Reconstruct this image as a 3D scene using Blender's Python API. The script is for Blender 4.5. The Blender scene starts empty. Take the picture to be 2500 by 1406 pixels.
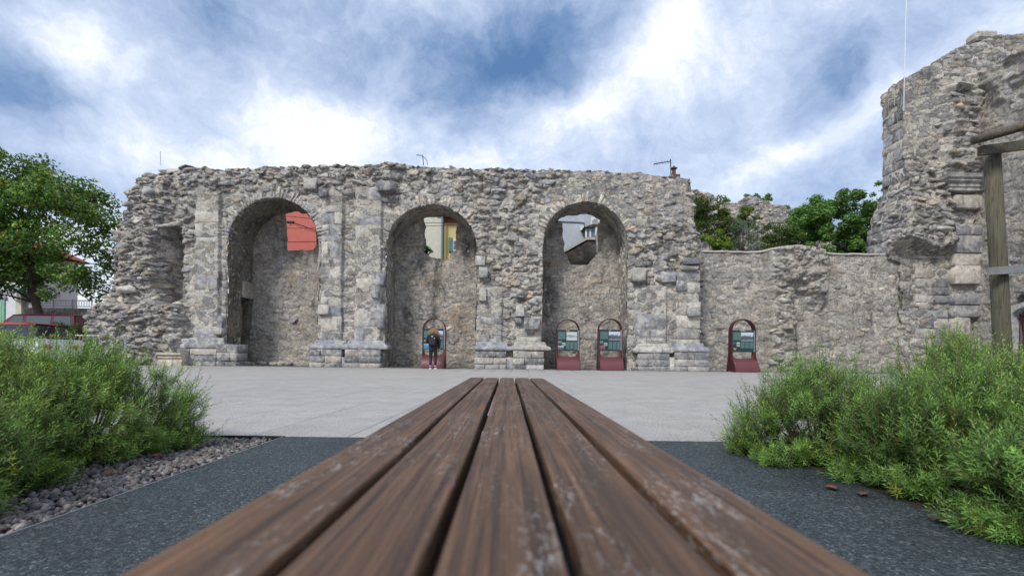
import bpy, math, random
import numpy as np
from mathutils import Vector, Matrix

S = bpy.context.scene
C = S.collection
random.seed(11)
rng = np.random.default_rng(11)

# ---------------------------------------------------------------- camera
F = 1200.0            # focal length in photo pixels (photo is 2500 wide)
CX, CY = 1239.0, 871.0  # optical axis in the photo
ROLL = 0.0115
H = 0.53              # eye height above the plaza
cam = bpy.data.cameras.new("camera")
cam_o = bpy.data.objects.new("camera", cam)
C.objects.link(cam_o)
cam_o.location = (0, 0, H)
cam_o.rotation_euler = (math.pi / 2, -ROLL, 0)
cam.sensor_width = 36.0
cam.lens = F / 2500 * 36
cam.shift_x = (1250 - CX) / 2500
cam.shift_y = (CY - 703) / 2500
cam.clip_start = 0.02
cam.clip_end = 6000
cam.dof.use_dof = True
cam.dof.focus_distance = 7.0
cam.dof.aperture_fstop = 4.5
S.camera = cam_o

# ---------------------------------------------------------------- sky
SUN_DIR = Vector((-0.40, -0.66, 0.70)).normalized()
world = bpy.data.worlds.new("World")
S.world = world
world.use_nodes = True
wt = world.node_tree
wt.nodes.clear()


class NT:
    """small helper to write node trees"""
    def __init__(self, tree):
        self.t = tree

    def n(self, kind, **kw):
        nd = self.t.nodes.new(kind)
        for k, v in kw.items():
            setattr(nd, k, v)
        return nd

    def put(self, sock, v):
        if v is None:
            return
        if isinstance(v, bpy.types.NodeSocket):
            self.t.links.new(v, sock)
        else:
            if isinstance(v, (tuple, list)) and len(v) == 3 and sock.type == 'RGBA':
                v = (*v, 1)
            sock.default_value = v

    def math(self, op, a, b=None, c=None, clamp=False):
        nd = self.n('ShaderNodeMath', operation=op, use_clamp=clamp)
        self.put(nd.inputs[0], a); self.put(nd.inputs[1], b); self.put(nd.inputs[2], c)
        return nd.outputs[0]

    def vmath(self, op, a, b=None, scale=None):
        nd = self.n('ShaderNodeVectorMath', operation=op)
        self.put(nd.inputs[0], a); self.put(nd.inputs[1], b)
        if scale is not None:
            self.put(nd.inputs[3], scale)
        return nd.outputs['Value'] if op in ('DOT_PRODUCT', 'LENGTH', 'DISTANCE') else nd.outputs[0]

    def noise(self, vec, scale, detail=4, rough=0.55, dist=0.0, color=False):
        nd = self.n('ShaderNodeTexNoise')
        self.put(nd.inputs['Vector'], vec)
        nd.inputs['Scale'].default_value = scale
        nd.inputs['Detail'].default_value = detail
        nd.inputs['Roughness'].default_value = rough
        nd.inputs['Distortion'].default_value = dist
        return nd.outputs['Color'] if color else nd.outputs[0]

    def voro(self, vec, scale, feature='F1', out='Distance', rnd=1.0):
        nd = self.n('ShaderNodeTexVoronoi', feature=feature)
        self.put(nd.inputs['Vector'], vec)
        nd.inputs['Scale'].default_value = scale
        nd.inputs['Randomness'].default_value = rnd
        return nd.outputs[out]

    def ramp(self, fac, stops, interp='LINEAR'):
        nd = self.n('ShaderNodeValToRGB')
        cr = nd.color_ramp
        cr.interpolation = interp
        while len(cr.elements) < len(stops):
            cr.elements.new(0.5)
        for e, (p, c) in zip(cr.elements, stops):
            e.position = p
            e.color = (*c, 1) if isinstance(c, (tuple, list)) else (c, c, c, 1)
        self.put(nd.inputs[0], fac)
        return nd.outputs[0]

    def rng(self, v, a, b, c=0.0, d=1.0, smooth=False):
        nd = self.n('ShaderNodeMapRange')
        if smooth:
            nd.interpolation_type = 'SMOOTHSTEP'
        self.put(nd.inputs[0], v)
        for k, x in zip((1, 2, 3, 4), (a, b, c, d)):
            nd.inputs[k].default_value = x
        return nd.outputs[0]

    def mix(self, fac, a, b, blend='MIX'):
        nd = self.n('ShaderNodeMix', data_type='RGBA', blend_type=blend)
        self.put(nd.inputs[0], fac); self.put(nd.inputs[6], a); self.put(nd.inputs[7], b)
        return nd.outputs[2]

    def map(self, vec, scale=(1, 1, 1), rot=(0, 0, 0), loc=(0, 0, 0)):
        nd = self.n('ShaderNodeMapping')
        self.put(nd.inputs[0], vec)
        nd.inputs['Scale'].default_value = scale
        nd.inputs['Rotation'].default_value = rot
        nd.inputs['Location'].default_value = loc
        return nd.outputs[0]


w = NT(wt)
sky = w.n('ShaderNodeTexSky', sky_type='NISHITA')
sky.sun_disc = False
sky.sun_elevation = math.asin(SUN_DIR.z)
sky.sun_rotation = math.atan2(SUN_DIR.x, SUN_DIR.y)
sky.air_density = 1.0
tc = w.n('ShaderNodeTexCoord')
dvec = tc.outputs['Generated']
sep = w.n('ShaderNodeSeparateXYZ'); w.put(sep.inputs[0], dvec)
az = w.math('ARCTAN2', sep.outputs[0], sep.outputs[1])
el = w.math('ARCSINE', w.math('MINIMUM', w.math('MAXIMUM', sep.outputs[2], -1.0), 1.0))
comb = w.n('ShaderNodeCombineXYZ')
w.put(comb.inputs[0], az); w.put(comb.inputs[1], el); comb.inputs[2].default_value = 1.0
ae = comb.outputs[0]
# cloud sheet seen in perspective, warped so that edges billow
den = w.math('MAXIMUM', w.math('ADD', sep.outputs[2], 0.18), 0.06)
sheet = w.n('ShaderNodeCombineXYZ')
w.put(sheet.inputs[0], w.math('DIVIDE', sep.outputs[0], den))
w.put(sheet.inputs[1], w.math('DIVIDE', sep.outputs[1], den))
warpc = w.noise(w.vmath('MULTIPLY', ae, (1.0, 1.2, 1.0)), 3.4, 5, 0.6, 0.0, True)
warp = w.vmath('SCALE', w.vmath('SUBTRACT', warpc, (0.5, 0.5, 0.5)), None, 0.17)
aew = w.vmath('ADD', w.vmath('MULTIPLY', warp, (1, 1, 0)), ae)


def ang(px, py):
    du = (px - CX); dv = (py - CY)
    x = du + ROLL * dv; z = -(dv - ROLL * du)
    return math.atan2(x, F), math.atan2(z, math.hypot(x, F))


# (photo x, y, half-width, half-height, tilt in degrees, strength): heavier and thinner places of the cloud deck
CLOUDS = [
    (1340, 85, 270, 105, -8, -0.50), (80, 268, 230, 70, 4, -0.52), (560, 60, 200, 90, 22, -0.28), (60, 20, 220, 55, 0, -0.30),
    (2000, 250, 110, 60, -15, -0.30), (1680, 335, 240, 50, -24, -0.15), (2030, 110, 330, 70, -28, -0.14), (860, 50, 190, 70, 18, -0.20), (1300, 175, 150, 45, 8, -0.20),
    (650, 210, 80, 90, 20, 0.30), (160, 140, 170, 55, 5, 0.30), (1480, 262, 300, 55, -24, 0.30), (1640, 50, 90, 70, -35, 0.34),
    (840, 320, 140, 70, -5, 0.24), (250, 350, 300, 40, -4, 0.32), (1990, 345, 240, 32, -18, 0.26)]
acc = None
for (bx, by, bw, bh, bt, bs) in CLOUDS:
    a0, e0 = ang(bx, by)
    k = max(math.cos(math.atan2(bx - CX, F)) ** 2, 0.4)
    ct, st = math.cos(math.radians(bt)), math.sin(math.radians(bt))
    v1 = (F / bw / k * ct, -F / bw / k * st, -F / bw / k * (ct * a0 - st * e0))
    v2 = (F / bh * st, F / bh * ct, -F / bh * (st * a0 + ct * e0))
    x_ = w.vmath('DOT_PRODUCT', aew, v1)          # third component of aew is 1
    y_ = w.vmath('DOT_PRODUCT', aew, v2)
    r2 = w.math('MULTIPLY_ADD', x_, x_, w.math('MULTIPLY', y_, y_))
    g = w.math('EXPONENT', w.math('MULTIPLY', r2, -0.8))
    acc = w.math('MULTIPLY', g, bs) if acc is None else w.math('MULTIPLY_ADD', g, bs, acc)
nA = w.noise(sheet.outputs[0], 0.85, 4, 0.56, 0.0)
nB = w.noise(w.vmath('MULTIPLY', aew, (1, 1.25, 1)), 4.6, 8, 0.68, 0.0)
base = w.math('ADD', 0.645, w.math('ADD', w.math('MULTIPLY', w.math('SUBTRACT', nA, 0.5), 0.32),
                                  w.math('MULTIPLY', w.math('SUBTRACT', nB, 0.5), 1.25)))
val = w.math('ADD', base, acc)
# radiances of the cloud deck (background strength 0.1 divides them)
cl = w.ramp(val, [(0.0, (0.085, 0.18, 0.37)), (0.22, (0.185, 0.29, 0.49)), (0.45, (0.38, 0.475, 0.67)),
                  (0.66, (0.58, 0.665, 0.83)), (0.84, (0.86, 0.895, 0.935)), (1.0, (1.0, 1.0, 0.99))])
clouds = w.vmath('SCALE', cl, None, 10.5 * 0.60)
skymix = w.mix(0.90, sky.outputs[0], clouds)
bg = w.n('ShaderNodeBackground')
w.put(bg.inputs[0], skymix)
bg.inputs[1].default_value = 0.1
out = w.n('ShaderNodeOutputWorld')
wt.links.new(bg.outputs[0], out.inputs[0])

world.cycles.sampling_method = 'MANUAL'
world.cycles.sample_map_resolution = 512

sun = bpy.data.lights.new("sun", 'SUN')
sun.energy = 1.5
sun.angle = math.radians(13)
sun.color = (1.0, 0.96, 0.9)
sun_o = bpy.data.objects.new("sun", sun)
C.objects.link(sun_o)
sun_o.rotation_euler = (-SUN_DIR).to_track_quat('-Z', 'Y').to_euler()
sun_o.location = (0, 0, 60)

S.view_settings.view_transform = 'Standard'
S.view_settings.look = 'None'
S.view_settings.exposure = 0.95
S.view_settings.gamma = 1.0
S.view_settings.use_curve_mapping = False
S.cycles.max_bounces = 6
S.cycles.diffuse_bounces = 3
S.cycles.glossy_bounces = 3
S.cycles.transparent_max_bounces = 8


# ---------------------------------------------------------------- helpers
def W(px, py, D):
    """photo pixel at depth D -> world point"""
    du, dv = px - CX, py - CY
    return np.array(((du + ROLL * dv) * D / F, D, H - (dv - ROLL * du) * D / F))


def fX(px, D, py=700):
    return float(W(px, py, D)[0])


def fZ(px, py, D):
    return float(W(px, py, D)[2])


def _hash(ix, iy, iz, seed):
    h = (ix.astype(np.int64) * 374761393 + iy.astype(np.int64) * 668265263 + iz.astype(np.int64) * 1274126177 + seed * 974711)
    h = h & 0xffffffff
    h = ((h ^ (h >> 13)) * 1274126177) & 0xffffffff
    h = ((h ^ (h >> 16)) * 2246822519) & 0xffffffff
    return ((h ^ (h >> 15)) & 0xffffff) / float(0xffffff)


def vnoise(x, y, z, seed=0):
    x, y, z = np.broadcast_arrays(np.asarray(x, float), np.asarray(y, float), np.asarray(z, float))
    ix, iy, iz = np.floor(x), np.floor(y), np.floor(z)
    fx, fy, fz = x - ix, y - iy, z - iz
    fx = fx * fx * (3 - 2 * fx); fy = fy * fy * (3 - 2 * fy); fz = fz * fz * (3 - 2 * fz)
    r = 0
    for dx in (0, 1):
        for dy in (0, 1):
            for dz in (0, 1):
                wgt = (fx if dx else 1 - fx) * (fy if dy else 1 - fy) * (fz if dz else 1 - fz)
                r = r + wgt * _hash(ix + dx, iy + dy, iz + dz, seed)
    return r


def fbm(x, y, z=0.0, octv=4, seed=0, gain=0.5):
    """about -1..1"""
    s, a, tot = 0, 1.0, 0
    for o in range(octv):
        s = s + a * (vnoise(np.asarray(x) * 2 ** o, np.asarray(y) * 2 ** o, np.asarray(z) * 2 ** o, seed + o) * 2 - 1)
        tot += a
        a *= gain
    return s / tot * 1.6


def sstep(e0, e1, x):
    t = np.clip((np.asarray(x, float) - e0) / (e1 - e0), 0, 1)
    return t * t * (3 - 2 * t)


def link(o, parent=None):
    C.objects.link(o)
    if parent is not None:
        o.parent = parent
    return o


def tag(o, label=None, cat=None, group=None, kind=None):
    if label: o['label'] = label
    if cat: o['category'] = cat
    if group: o['group'] = group
    if kind: o['kind'] = kind
    return o


def thing(name, label, cat, loc=(0, 0, 0), group=None, rz=0.0):
    o = bpy.data.objects.new(name, None)
    o.empty_display_size = 0.2
    o.location = loc
    o.rotation_euler = (0, 0, rz)
    C.objects.link(o)
    return tag(o, label, cat, group)


def mesh_data(name, V, Fc, mat=None, smooth=False, col=None, mats=None, midx=None):
    V = np.asarray(V, dtype=np.float32).reshape(-1, 3)
    me = bpy.data.meshes.new(name)
    if isinstance(Fc, np.ndarray):
        k = Fc.shape[1]
        n = len(Fc)
        me.vertices.add(len(V)); me.vertices.foreach_set('co', V.ravel())
        me.loops.add(n * k); me.loops.foreach_set('vertex_index', Fc.astype(np.int32).ravel())
        me.polygons.add(n)
        me.polygons.foreach_set('loop_start', np.arange(0, n * k, k, dtype=np.int32))
        me.polygons.foreach_set('loop_total', np.full(n, k, dtype=np.int32))
        me.update(calc_edges=True)
    else:
        me.from_pydata(V.tolist(), [], [list(map(int, f)) for f in Fc])
        me.update()
    if smooth:
        me.polygons.foreach_set('use_smooth', np.ones(len(me.polygons), dtype=bool))
    for m in (mats or ([mat] if mat else [])):
        me.materials.append(m)
    if midx is not None:
        me.polygons.foreach_set('material_index', np.asarray(midx, dtype=np.int32))
    if col is not None:
        at = me.color_attributes.new('col', 'FLOAT_COLOR', 'POINT')
        c4 = np.ones((len(V), 4), dtype=np.float32)
        c4[:, :3] = col
        at.data.foreach_set('color', c4.ravel())
    return me


def mesh(name, V, Fc, mat=None, parent=None, smooth=False, col=None, kind=None, loc=None, mats=None, midx=None):
    o = bpy.data.objects.new(name, mesh_data(name, V, Fc, mat, smooth, col, mats, midx))
    link(o, parent)
    if loc is not None:
        o.location = loc
    if kind:
        o['kind'] = kind
    return o


class MB:
    """collects simple shapes into one mesh"""
    def __init__(self):
        self.v, self.f, self.c = [], [], []
        self.n = 0

    def add(self, V, Fc, col=None):
        V = np.asarray(V, float).reshape(-1, 3)
        self.v.append(V)
        self.f += [tuple(int(i) + self.n for i in f) for f in Fc]
        self.c.append(np.tile(np.asarray(col if col is not None else (1, 1, 1), float), (len(V), 1)))
        self.n += len(V)
        return self

    def box(self, x0, x1, y0, y1, z0, z1, bev=0.0, col=None, M=None):
        if bev <= 0:
            V = [(x, y, z) for x in (x0, x1) for y in (y0, y1) for z in (z0, z1)]
            Fc = [(0, 1, 3, 2), (4, 6, 7, 5), (0, 4, 5, 1), (2, 3, 7, 6), (0, 2, 6, 4), (1, 5, 7, 3)]
        else:
            V, idx = [], {}
            xs, ys, zs = (x0, x1), (y0, y1), (z0, z1)
            for i in (0, 1):
                for j in (0, 1):
                    for k in (0, 1):
                        sx, sy, sz = (1, -1)[i] * bev, (1, -1)[j] * bev, (1, -1)[k] * bev
                        for ax in range(3):
                            p = [xs[i] + sx, ys[j] + sy, zs[k] + sz]
                            p[ax] = (xs, ys, zs)[ax][(i, j, k)[ax]]
                            idx[(i, j, k, ax)] = len(V)
                            V.append(p)
            Fc = []
            g = lambda i, j, k, a: idx[(i, j, k, a)]
            for i in (0, 1):
                Fc.append([g(i, 0, 0, 0), g(i, 1, 0, 0), g(i, 1, 1, 0), g(i, 0, 1, 0)])
                Fc.append([g(0, i, 0, 1), g(1, i, 0, 1), g(1, i, 1, 1), g(0, i, 1, 1)])
                Fc.append([g(0, 0, i, 2), g(1, 0, i, 2), g(1, 1, i, 2), g(0, 1, i, 2)])
            for i in (0, 1):
                for j in (0, 1):
                    Fc.append([g(i, j, 0, 0), g(i, j, 1, 0), g(i, j, 1, 1), g(i, j, 0, 1)])
                    Fc.append([g(i, 0, j, 0), g(i, 1, j, 0), g(i, 1, j, 2), g(i, 0, j, 2)])
                    Fc.append([g(0, i, j, 1), g(1, i, j, 1), g(1, i, j, 2), g(0, i, j, 2)])
                    for k in (0, 1):
                        Fc.append([g(i, j, k, 0), g(i, j, k, 1), g(i, j, k, 2)])
        V = np.array(V, float)
        if M is not None:
            V = V @ np.array(M.to_3x3()).T + np.array(M.to_translation())
        return self.add(V, Fc, col)

    def tube(self, pts, r, n=8, cap=True, col=None):
        pts = np.asarray(pts, float)
        m = len(pts)
        rs = np.full(m, r) if np.isscalar(r) else np.asarray(r, float)
        tg = np.gradient(pts, axis=0)
        tg /= np.linalg.norm(tg, axis=1)[:, None] + 1e-12
        ref = np.array((0, 0, 1.0)) if abs(tg[0][2]) < 0.9 else np.array((1.0, 0, 0))
        u = np.cross(tg[0], ref); u /= np.linalg.norm(u)
        V = []
        for i in range(m):
            u = u - tg[i] * np.dot(u, tg[i]); u /= np.linalg.norm(u) + 1e-12
            v = np.cross(tg[i], u)
            for k in range(n):
                a = 2 * math.pi * k / n
                V.append(pts[i] + rs[i] * (math.cos(a) * u + math.sin(a) * v))
        Fc = [(i * n + k, i * n + (k + 1) % n, (i + 1) * n + (k + 1) % n, (i + 1) * n + k) for i in range(m - 1) for k in range(n)]
        if cap:
            Fc += [tuple(range(n - 1, -1, -1)), tuple((m - 1) * n + k for k in range(n))]
        return self.add(V, Fc, col)

    def prism(self, poly, axis, t0, t1, col=None):
        """poly: 2D outline; axis 'x','y','z' = extrusion axis"""
        n = len(poly)
        mk = {'x': lambda p, t: (t, p[0], p[1]), 'y': lambda p, t: (p[0], t, p[1]), 'z': lambda p, t: (p[0], p[1], t)}[axis]
        V = [mk(p, t0) for p in poly] + [mk(p, t1) for p in poly]
        Fc = [tuple(range(n)), tuple(range(2 * n - 1, n - 1, -1))] + [(i, i + n, (i + 1) % n + n, (i + 1) % n) for i in range(n)]
        return self.add(V, Fc, col)

    def build(self, name, mat, parent=None, smooth=False, kind=None, loc=None):
        V = np.concatenate(self.v)
        return mesh(name, V, self.f, mat, parent, smooth, np.concatenate(self.c), kind, loc)


# ---------------------------------------------------------------- materials
def new_mat(name):
    m = bpy.data.materials.new(name)
    m.use_nodes = True
    nt = NT(m.node_tree)
    b = m.node_tree.nodes['Principled BSDF']
    return m, nt, b


def geo_pos(nt):
    return nt.n('ShaderNodeNewGeometry').outputs['Position']


def bump(nt, b, h, dist=0.01, strength=1.0):
    bp = nt.n('ShaderNodeBump')
    bp.inputs['Strength'].default_value = strength
    bp.inputs['Distance'].default_value = dist
    nt.put(bp.inputs['Height'], h)
    nt.t.links.new(bp.outputs[0], b.inputs['Normal'])


def simple(name, col, rough=0.6, metal=0.0, var=0.12, scale=6.0, spec=None, bmp=0.0):
    m, nt, b = new_mat(name)
    p = geo_pos(nt)
    n = nt.noise(p, scale, 5, 0.6)
    f = nt.rng(n, 0.25, 0.75, 1 - var, 1 + var)
    nt.put(b.inputs['Base Color'], nt.vmath('SCALE', col, None, f))
    b.inputs['Roughness'].default_value = rough
    b.inputs['Metallic'].default_value = metal
    if spec is not None:
        b.inputs['Specular IOR Level'].default_value = spec
    if bmp:
        bump(nt, b, nt.noise(p, scale * 6, 4, 0.6), bmp)
    return m


def stone_mat(name, lichen=0.35, dark=0.35, rough=0.9, smear=0.4):
    """natural stone: colour of each piece from 'col', lime smeared over it, lichen, run-off streaks, pitted relief"""
    m, nt, b = new_mat(name)
    p = geo_pos(nt)
    at = nt.n('ShaderNodeAttribute', attribute_name='col').outputs['Color']
    n1 = nt.noise(p, 5.5, 5, 0.66)
    n2 = nt.noise(nt.map(p, (1.4, 1.4, 0.42), loc=(1, 5, 2)), 2.1, 5, 0.66)
    c = nt.vmath('SCALE', at, None, nt.rng(n1, 0.32, 0.68, 0.66, 1.42))
    n3 = nt.noise(nt.map(p, loc=(31, 12, 5)), 2.6, 5, 0.7)
    c = nt.mix(nt.rng(n3, 0.47, 0.60, 0.0, smear, True), c, nt.vmath('SCALE', (0.62, 0.58, 0.52), None, nt.rng(n1, 0.3, 0.7, 0.75, 1.2)))
    c = nt.mix(nt.rng(n3, 0.44, 0.34, 0.0, lichen, True), c, (0.60, 0.59, 0.57))
    c = nt.mix(nt.rng(n2, 0.55, 0.72, 0.0, dark, True), c, (0.06, 0.057, 0.053))
    nt.put(b.inputs['Base Color'], c)
    b.inputs['Roughness'].default_value = rough
    b.inputs['Specular IOR Level'].default_value = 0.25
    bump(nt, b, nt.noise(p, 11, 5, 0.72), 0.06, 0.9)
    return m


def mortar_mat(name, base=(0.66, 0.615, 0.55), alt=(0.52, 0.485, 0.435), dark=0.5, ochre=0.3, patches=0.5, green=0.15, attr=0.0):
    """lime mortar and plaster over rubble: lumps, flush stones, stains"""
    m, nt, b = new_mat(name)
    p = geo_pos(nt)
    n1 = nt.noise(p, 1.3, 5, 0.62)
    n2 = nt.noise(p, 9.0, 5, 0.7)
    c = nt.mix(nt.rng(n1, 0.36, 0.64, 0, 1, True), base, alt)
    if attr:      # stones of the core, each with its own colour; alpha-free: black means bare mortar
        at = nt.n('ShaderNodeAttribute', attribute_name='col').outputs['Color']
        lum = nt.vmath('DOT_PRODUCT', at, (1, 1, 1))
        edge = nt.math('ADD', nt.rng(lum, 0.02, 0.30), nt.math('MULTIPLY', nt.math('SUBTRACT', n2, 0.5), 1.6))
        c = nt.mix(nt.rng(edge, 0.45, 0.75, 0, attr, True), c, at)
    c = nt.vmath('SCALE', c, None, nt.rng(n2, 0.28, 0.72, 0.55, 1.42))
    # small flush stones
    wv = nt.vmath('ADD', nt.map(p, (1, 1, 1.7)), nt.vmath('SCALE', nt.noise(p, 3.2, 2, 0.6, 0, True), None, 0.45))
    vn = nt.n('ShaderNodeTexVoronoi', feature='F1')
    nt.put(vn.inputs['Vector'], wv); vn.inputs['Scale'].default_value = 4.2
    sepc = nt.n('ShaderNodeSeparateColor'); nt.put(sepc.inputs[0], vn.outputs['Color'])
    on = nt.math('MULTIPLY', nt.rng(sepc.outputs[0], 0.42, 0.5), nt.rng(nt.math('ADD', vn.outputs['Distance'], nt.math('MULTIPLY', n2, 0.3)), 0.72, 0.52, 0, 1, True))
    sc = nt.ramp(sepc.outputs[1], [(0, (0.19, 0.19, 0.20)), (0.5, (0.29, 0.285, 0.28)), (1, (0.46, 0.43, 0.38))])
    sc = nt.vmath('SCALE', sc, None, nt.rng(n2, 0.3, 0.7, 0.7, 1.35))
    c = nt.mix(nt.math('MULTIPLY', on, patches), c, sc)
    oc = nt.rng(nt.noise(nt.map(p, loc=(4, 3, 8)), 0.8, 4, 0.6), 0.52, 0.7, 0, ochre, True)
    c = nt.mix(oc, c, (0.40, 0.26, 0.14))
    n4 = nt.noise(nt.map(p, (1.0, 1.0, 0.45), loc=(9, 1, 4)), 1.15, 6, 0.72)
    c = nt.mix(nt.rng(n4, 0.5, 0.68, 0, dark, True), c, (0.075, 0.07, 0.063))
    c = nt.mix(nt.rng(n4, 0.42, 0.3, 0, green, True), c, (0.12, 0.115, 0.06))
    nt.put(b.inputs['Base Color'], c)
    b.inputs['Roughness'].default_value = 0.95
    b.inputs['Specular IOR Level'].default_value = 0.15
    bump(nt, b, nt.noise(p, 7, 6, 0.8), 0.13, 1.0)
    return m


M = {}
M['stone'] = stone_mat('weathered_stone', 0.35, 0.4, 0.9, 0.5)
M['dressed'] = stone_mat('dressed_limestone', 0.20, 0.5, 0.85, 0.52)
M['mortar'] = mortar_mat('lime_mortar', dark=0.6, ochre=0.14, patches=0.15, green=0.10, attr=0.85)
M['flush'] = mortar_mat('flush_pointed_rubble', base=(0.58, 0.53, 0.455), alt=(0.41, 0.375, 0.325), dark=0.85, ochre=0.45, patches=0.45, green=0.3, attr=0.55)
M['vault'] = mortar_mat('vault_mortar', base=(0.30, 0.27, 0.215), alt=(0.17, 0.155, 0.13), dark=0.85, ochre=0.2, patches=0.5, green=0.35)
M['lowwall'] = mortar_mat('low_wall_render', base=(0.64, 0.59, 0.525), alt=(0.49, 0.455, 0.41), dark=0.5, ochre=0.2, patches=0.45, green=0.1, attr=0.6)
M['plain_mortar'] = mortar_mat('plain_mortar', dark=0.5, ochre=0.15, patches=0.35)
M['coping'] = simple('cement_coping', (0.47, 0.45, 0.42), 0.9, var=0.25, scale=3, bmp=0.01)


# ---------------------------------------------------------------- masonry tools
def ico1():
    t = (1 + 5 ** 0.5) / 2
    v = [(-1, t, 0), (1, t, 0), (-1, -t, 0), (1, -t, 0), (0, -1, t), (0, 1, t), (0, -1, -t), (0, 1, -t), (t, 0, -1), (t, 0, 1), (-t, 0, -1), (-t, 0, 1)]
    f = [(0, 11, 5), (0, 5, 1), (0, 1, 7), (0, 7, 10), (0, 10, 11), (1, 5, 9), (5, 11, 4), (11, 10, 2), (10, 7, 6), (7, 1, 8),
         (3, 9, 4), (3, 4, 2), (3, 2, 6), (3, 6, 8), (3, 8, 9), (4, 9, 5), (2, 4, 11), (6, 2, 10), (8, 6, 7), (9, 8, 1)]
    v = [np.array(p, float) / np.linalg.norm(p) for p in v]
    mid, nf = {}, []
    def m(a, b):
        k = (min(a, b), max(a, b))
        if k not in mid:
            p = v[a] + v[b]
            v.append(p / np.linalg.norm(p)); mid[k] = len(v) - 1
        return mid[k]
    for a, b, c in f:
        x, y, z = m(a, b), m(b, c), m(c, a)
        nf += [(a, x, z), (b, y, x), (c, z, y), (x, y, z)]
    return np.array(v), np.array(nf)


def cellular(A, B, sx, sy, seed):
    """irregular cells: nearest / second distance, per-cell randoms, offset from the cell centre"""
    A, B = np.asarray(A, float), np.asarray(B, float)
    wa = fbm(A * 2.3, B * 2.3, seed + 0.5, 2, seed) * sx * 0.28
    wb = fbm(A * 2.3, B * 2.3, seed + 7.5, 2, seed + 3) * sy * 0.35
    u, v = (A + wa) / sx, (B + wb) / sy
    iu, iv = np.floor(u), np.floor(v)
    F1 = np.full(u.shape, 9.0); F2 = np.full(u.shape, 9.0)
    r = [np.zeros(u.shape) for _ in range(3)]
    ou = np.zeros(u.shape); ov = np.zeros(u.shape)
    z = np.zeros(u.shape)
    for du in (-1, 0, 1):
        for dv in (-1, 0, 1):
            cu, cv = iu + du, iv + dv
            fu = cu + 0.12 + 0.76 * _hash(cu, cv, z, seed); fv = cv + 0.15 + 0.7 * _hash(cu, cv, z, seed + 1)
            d = np.maximum(np.abs(u - fu) * 1.05, np.abs(v - fv)) * 0.65 + np.hypot(u - fu, v - fv) * 0.35
            near = d < F1
            F2 = np.where(near, F1, np.minimum(F2, d)); F1 = np.where(near, d, F1)
            for k in range(3):
                r[k] = np.where(near, _hash(cu, cv, z, seed + 5 + k), r[k])
            ou = np.where(near, u - fu, ou); ov = np.where(near, v - fv, ov)
    return F1, F2 - F1, r, ou, ov


CORE_PAL = np.array([(0.20, 0.205, 0.215), (0.26, 0.26, 0.26), (0.31, 0.305, 0.29), (0.165, 0.165, 0.165), (0.28, 0.285, 0.30), (0.37, 0.35, 0.31), (0.23, 0.22, 0.21), (0.34, 0.30, 0.25)])


def rubble(A, B, seed, amt, amp, want_col=False):
    """bedded rubble relief: amt = share of stones showing (array or number), amp = how far they stand out"""
    h = np.zeros(np.shape(A)); col = np.zeros(np.shape(A) + (3,))
    for (sx, sy, k, sd_) in ((0.20, 0.13, 0.55, seed + 20), (0.40, 0.24, 1.0, seed)):
        F1, e, r, ou, ov = cellular(A, B, sx, sy, sd_)
        on = (r[0] < amt * (0.8 if k == 1.0 else 1.0))
        body = sstep(0.05, 0.22, e) * on
        facet = (r[1] - 0.25) * 1.1 + ou * (r[2] - 0.5) * 1.6 - ov * 0.5 + (r[1] * 7 % 1 - 0.5) * ou * ov * 2
        hk = body * (0.55 + facet) * amp * k
        h = np.where(body > 0.02, np.maximum(h * (1 - body) + hk, h * (1 - body)), h)
        if want_col:
            ci = (r[2] * len(CORE_PAL)).astype(int) % len(CORE_PAL)
            cc = CORE_PAL[ci] * np.array((1.03, 1.0, 0.965)) * (1.05 + 0.6 * (r[1] * 13 % 1))[..., None]
            m = (sstep(0.07, 0.13, e) * on)[..., None]
            col = col * (1 - m) + cc * m
    return (h, col) if want_col else h


ROCKS = []


def _make_rock_templates():
    V0, F0 = ico1()
    keep = np.array([f for f in F0 if min(V0[f][:, 1]) < 0.12])
    used = np.unique(keep)
    remap = -np.ones(len(V0), int); remap[used] = np.arange(len(used))
    Fk = remap[keep]
    Vk = V0[used]
    r = np.random.default_rng(3)
    for q in range(40):
        e = r.uniform(0.35, 0.7)
        P = np.sign(Vk) * np.abs(Vk) ** e
        P /= np.abs(P).max(axis=0)
        P *= 1 + r.uniform(-0.16, 0.16, (len(P), 1))
        for _ in range(r.integers(6, 10)):            # broken facets
            n = r.normal(size=3); n[1] -= 0.5; n /= np.linalg.norm(n)
            d = r.uniform(0.42, 0.8)
            s = P @ n
            P = np.where((s > d)[:, None], P - np.outer(s - d, n), P)
        P[:, 0] += P[:, 2] * r.uniform(-0.25, 0.25)
        ROCKS.append((P, Fk))


_make_rock_templates()
PAL = {
    'grey': [(0.20, 0.205, 0.215), (0.25, 0.25, 0.25), (0.30, 0.295, 0.28), (0.34, 0.32, 0.29), (0.165, 0.165, 0.165), (0.26, 0.265, 0.285)],
    'dark': [(0.15, 0.15, 0.15), (0.19, 0.185, 0.175), (0.23, 0.22, 0.205), (0.12, 0.12, 0.12), (0.28, 0.26, 0.23)],
    'warm': [(0.36, 0.32, 0.26), (0.41, 0.36, 0.29), (0.29, 0.27, 0.24), (0.33, 0.26, 0.20), (0.25, 0.25, 0.25), (0.44, 0.41, 0.36)],
    'blue': [(0.20, 0.215, 0.245), (0.24, 0.25, 0.275), (0.17, 0.18, 0.20), (0.30, 0.305, 0.315), (0.37, 0.36, 0.34)],
    'flush': [(0.24, 0.235, 0.225), (0.32, 0.30, 0.265), (0.19, 0.19, 0.195), (0.38, 0.345, 0.29), (0.30, 0.285, 0.26)],
    'vault': [(0.10, 0.098, 0.095), (0.14, 0.135, 0.125), (0.18, 0.17, 0.15), (0.08, 0.08, 0.08)],
}


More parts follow.
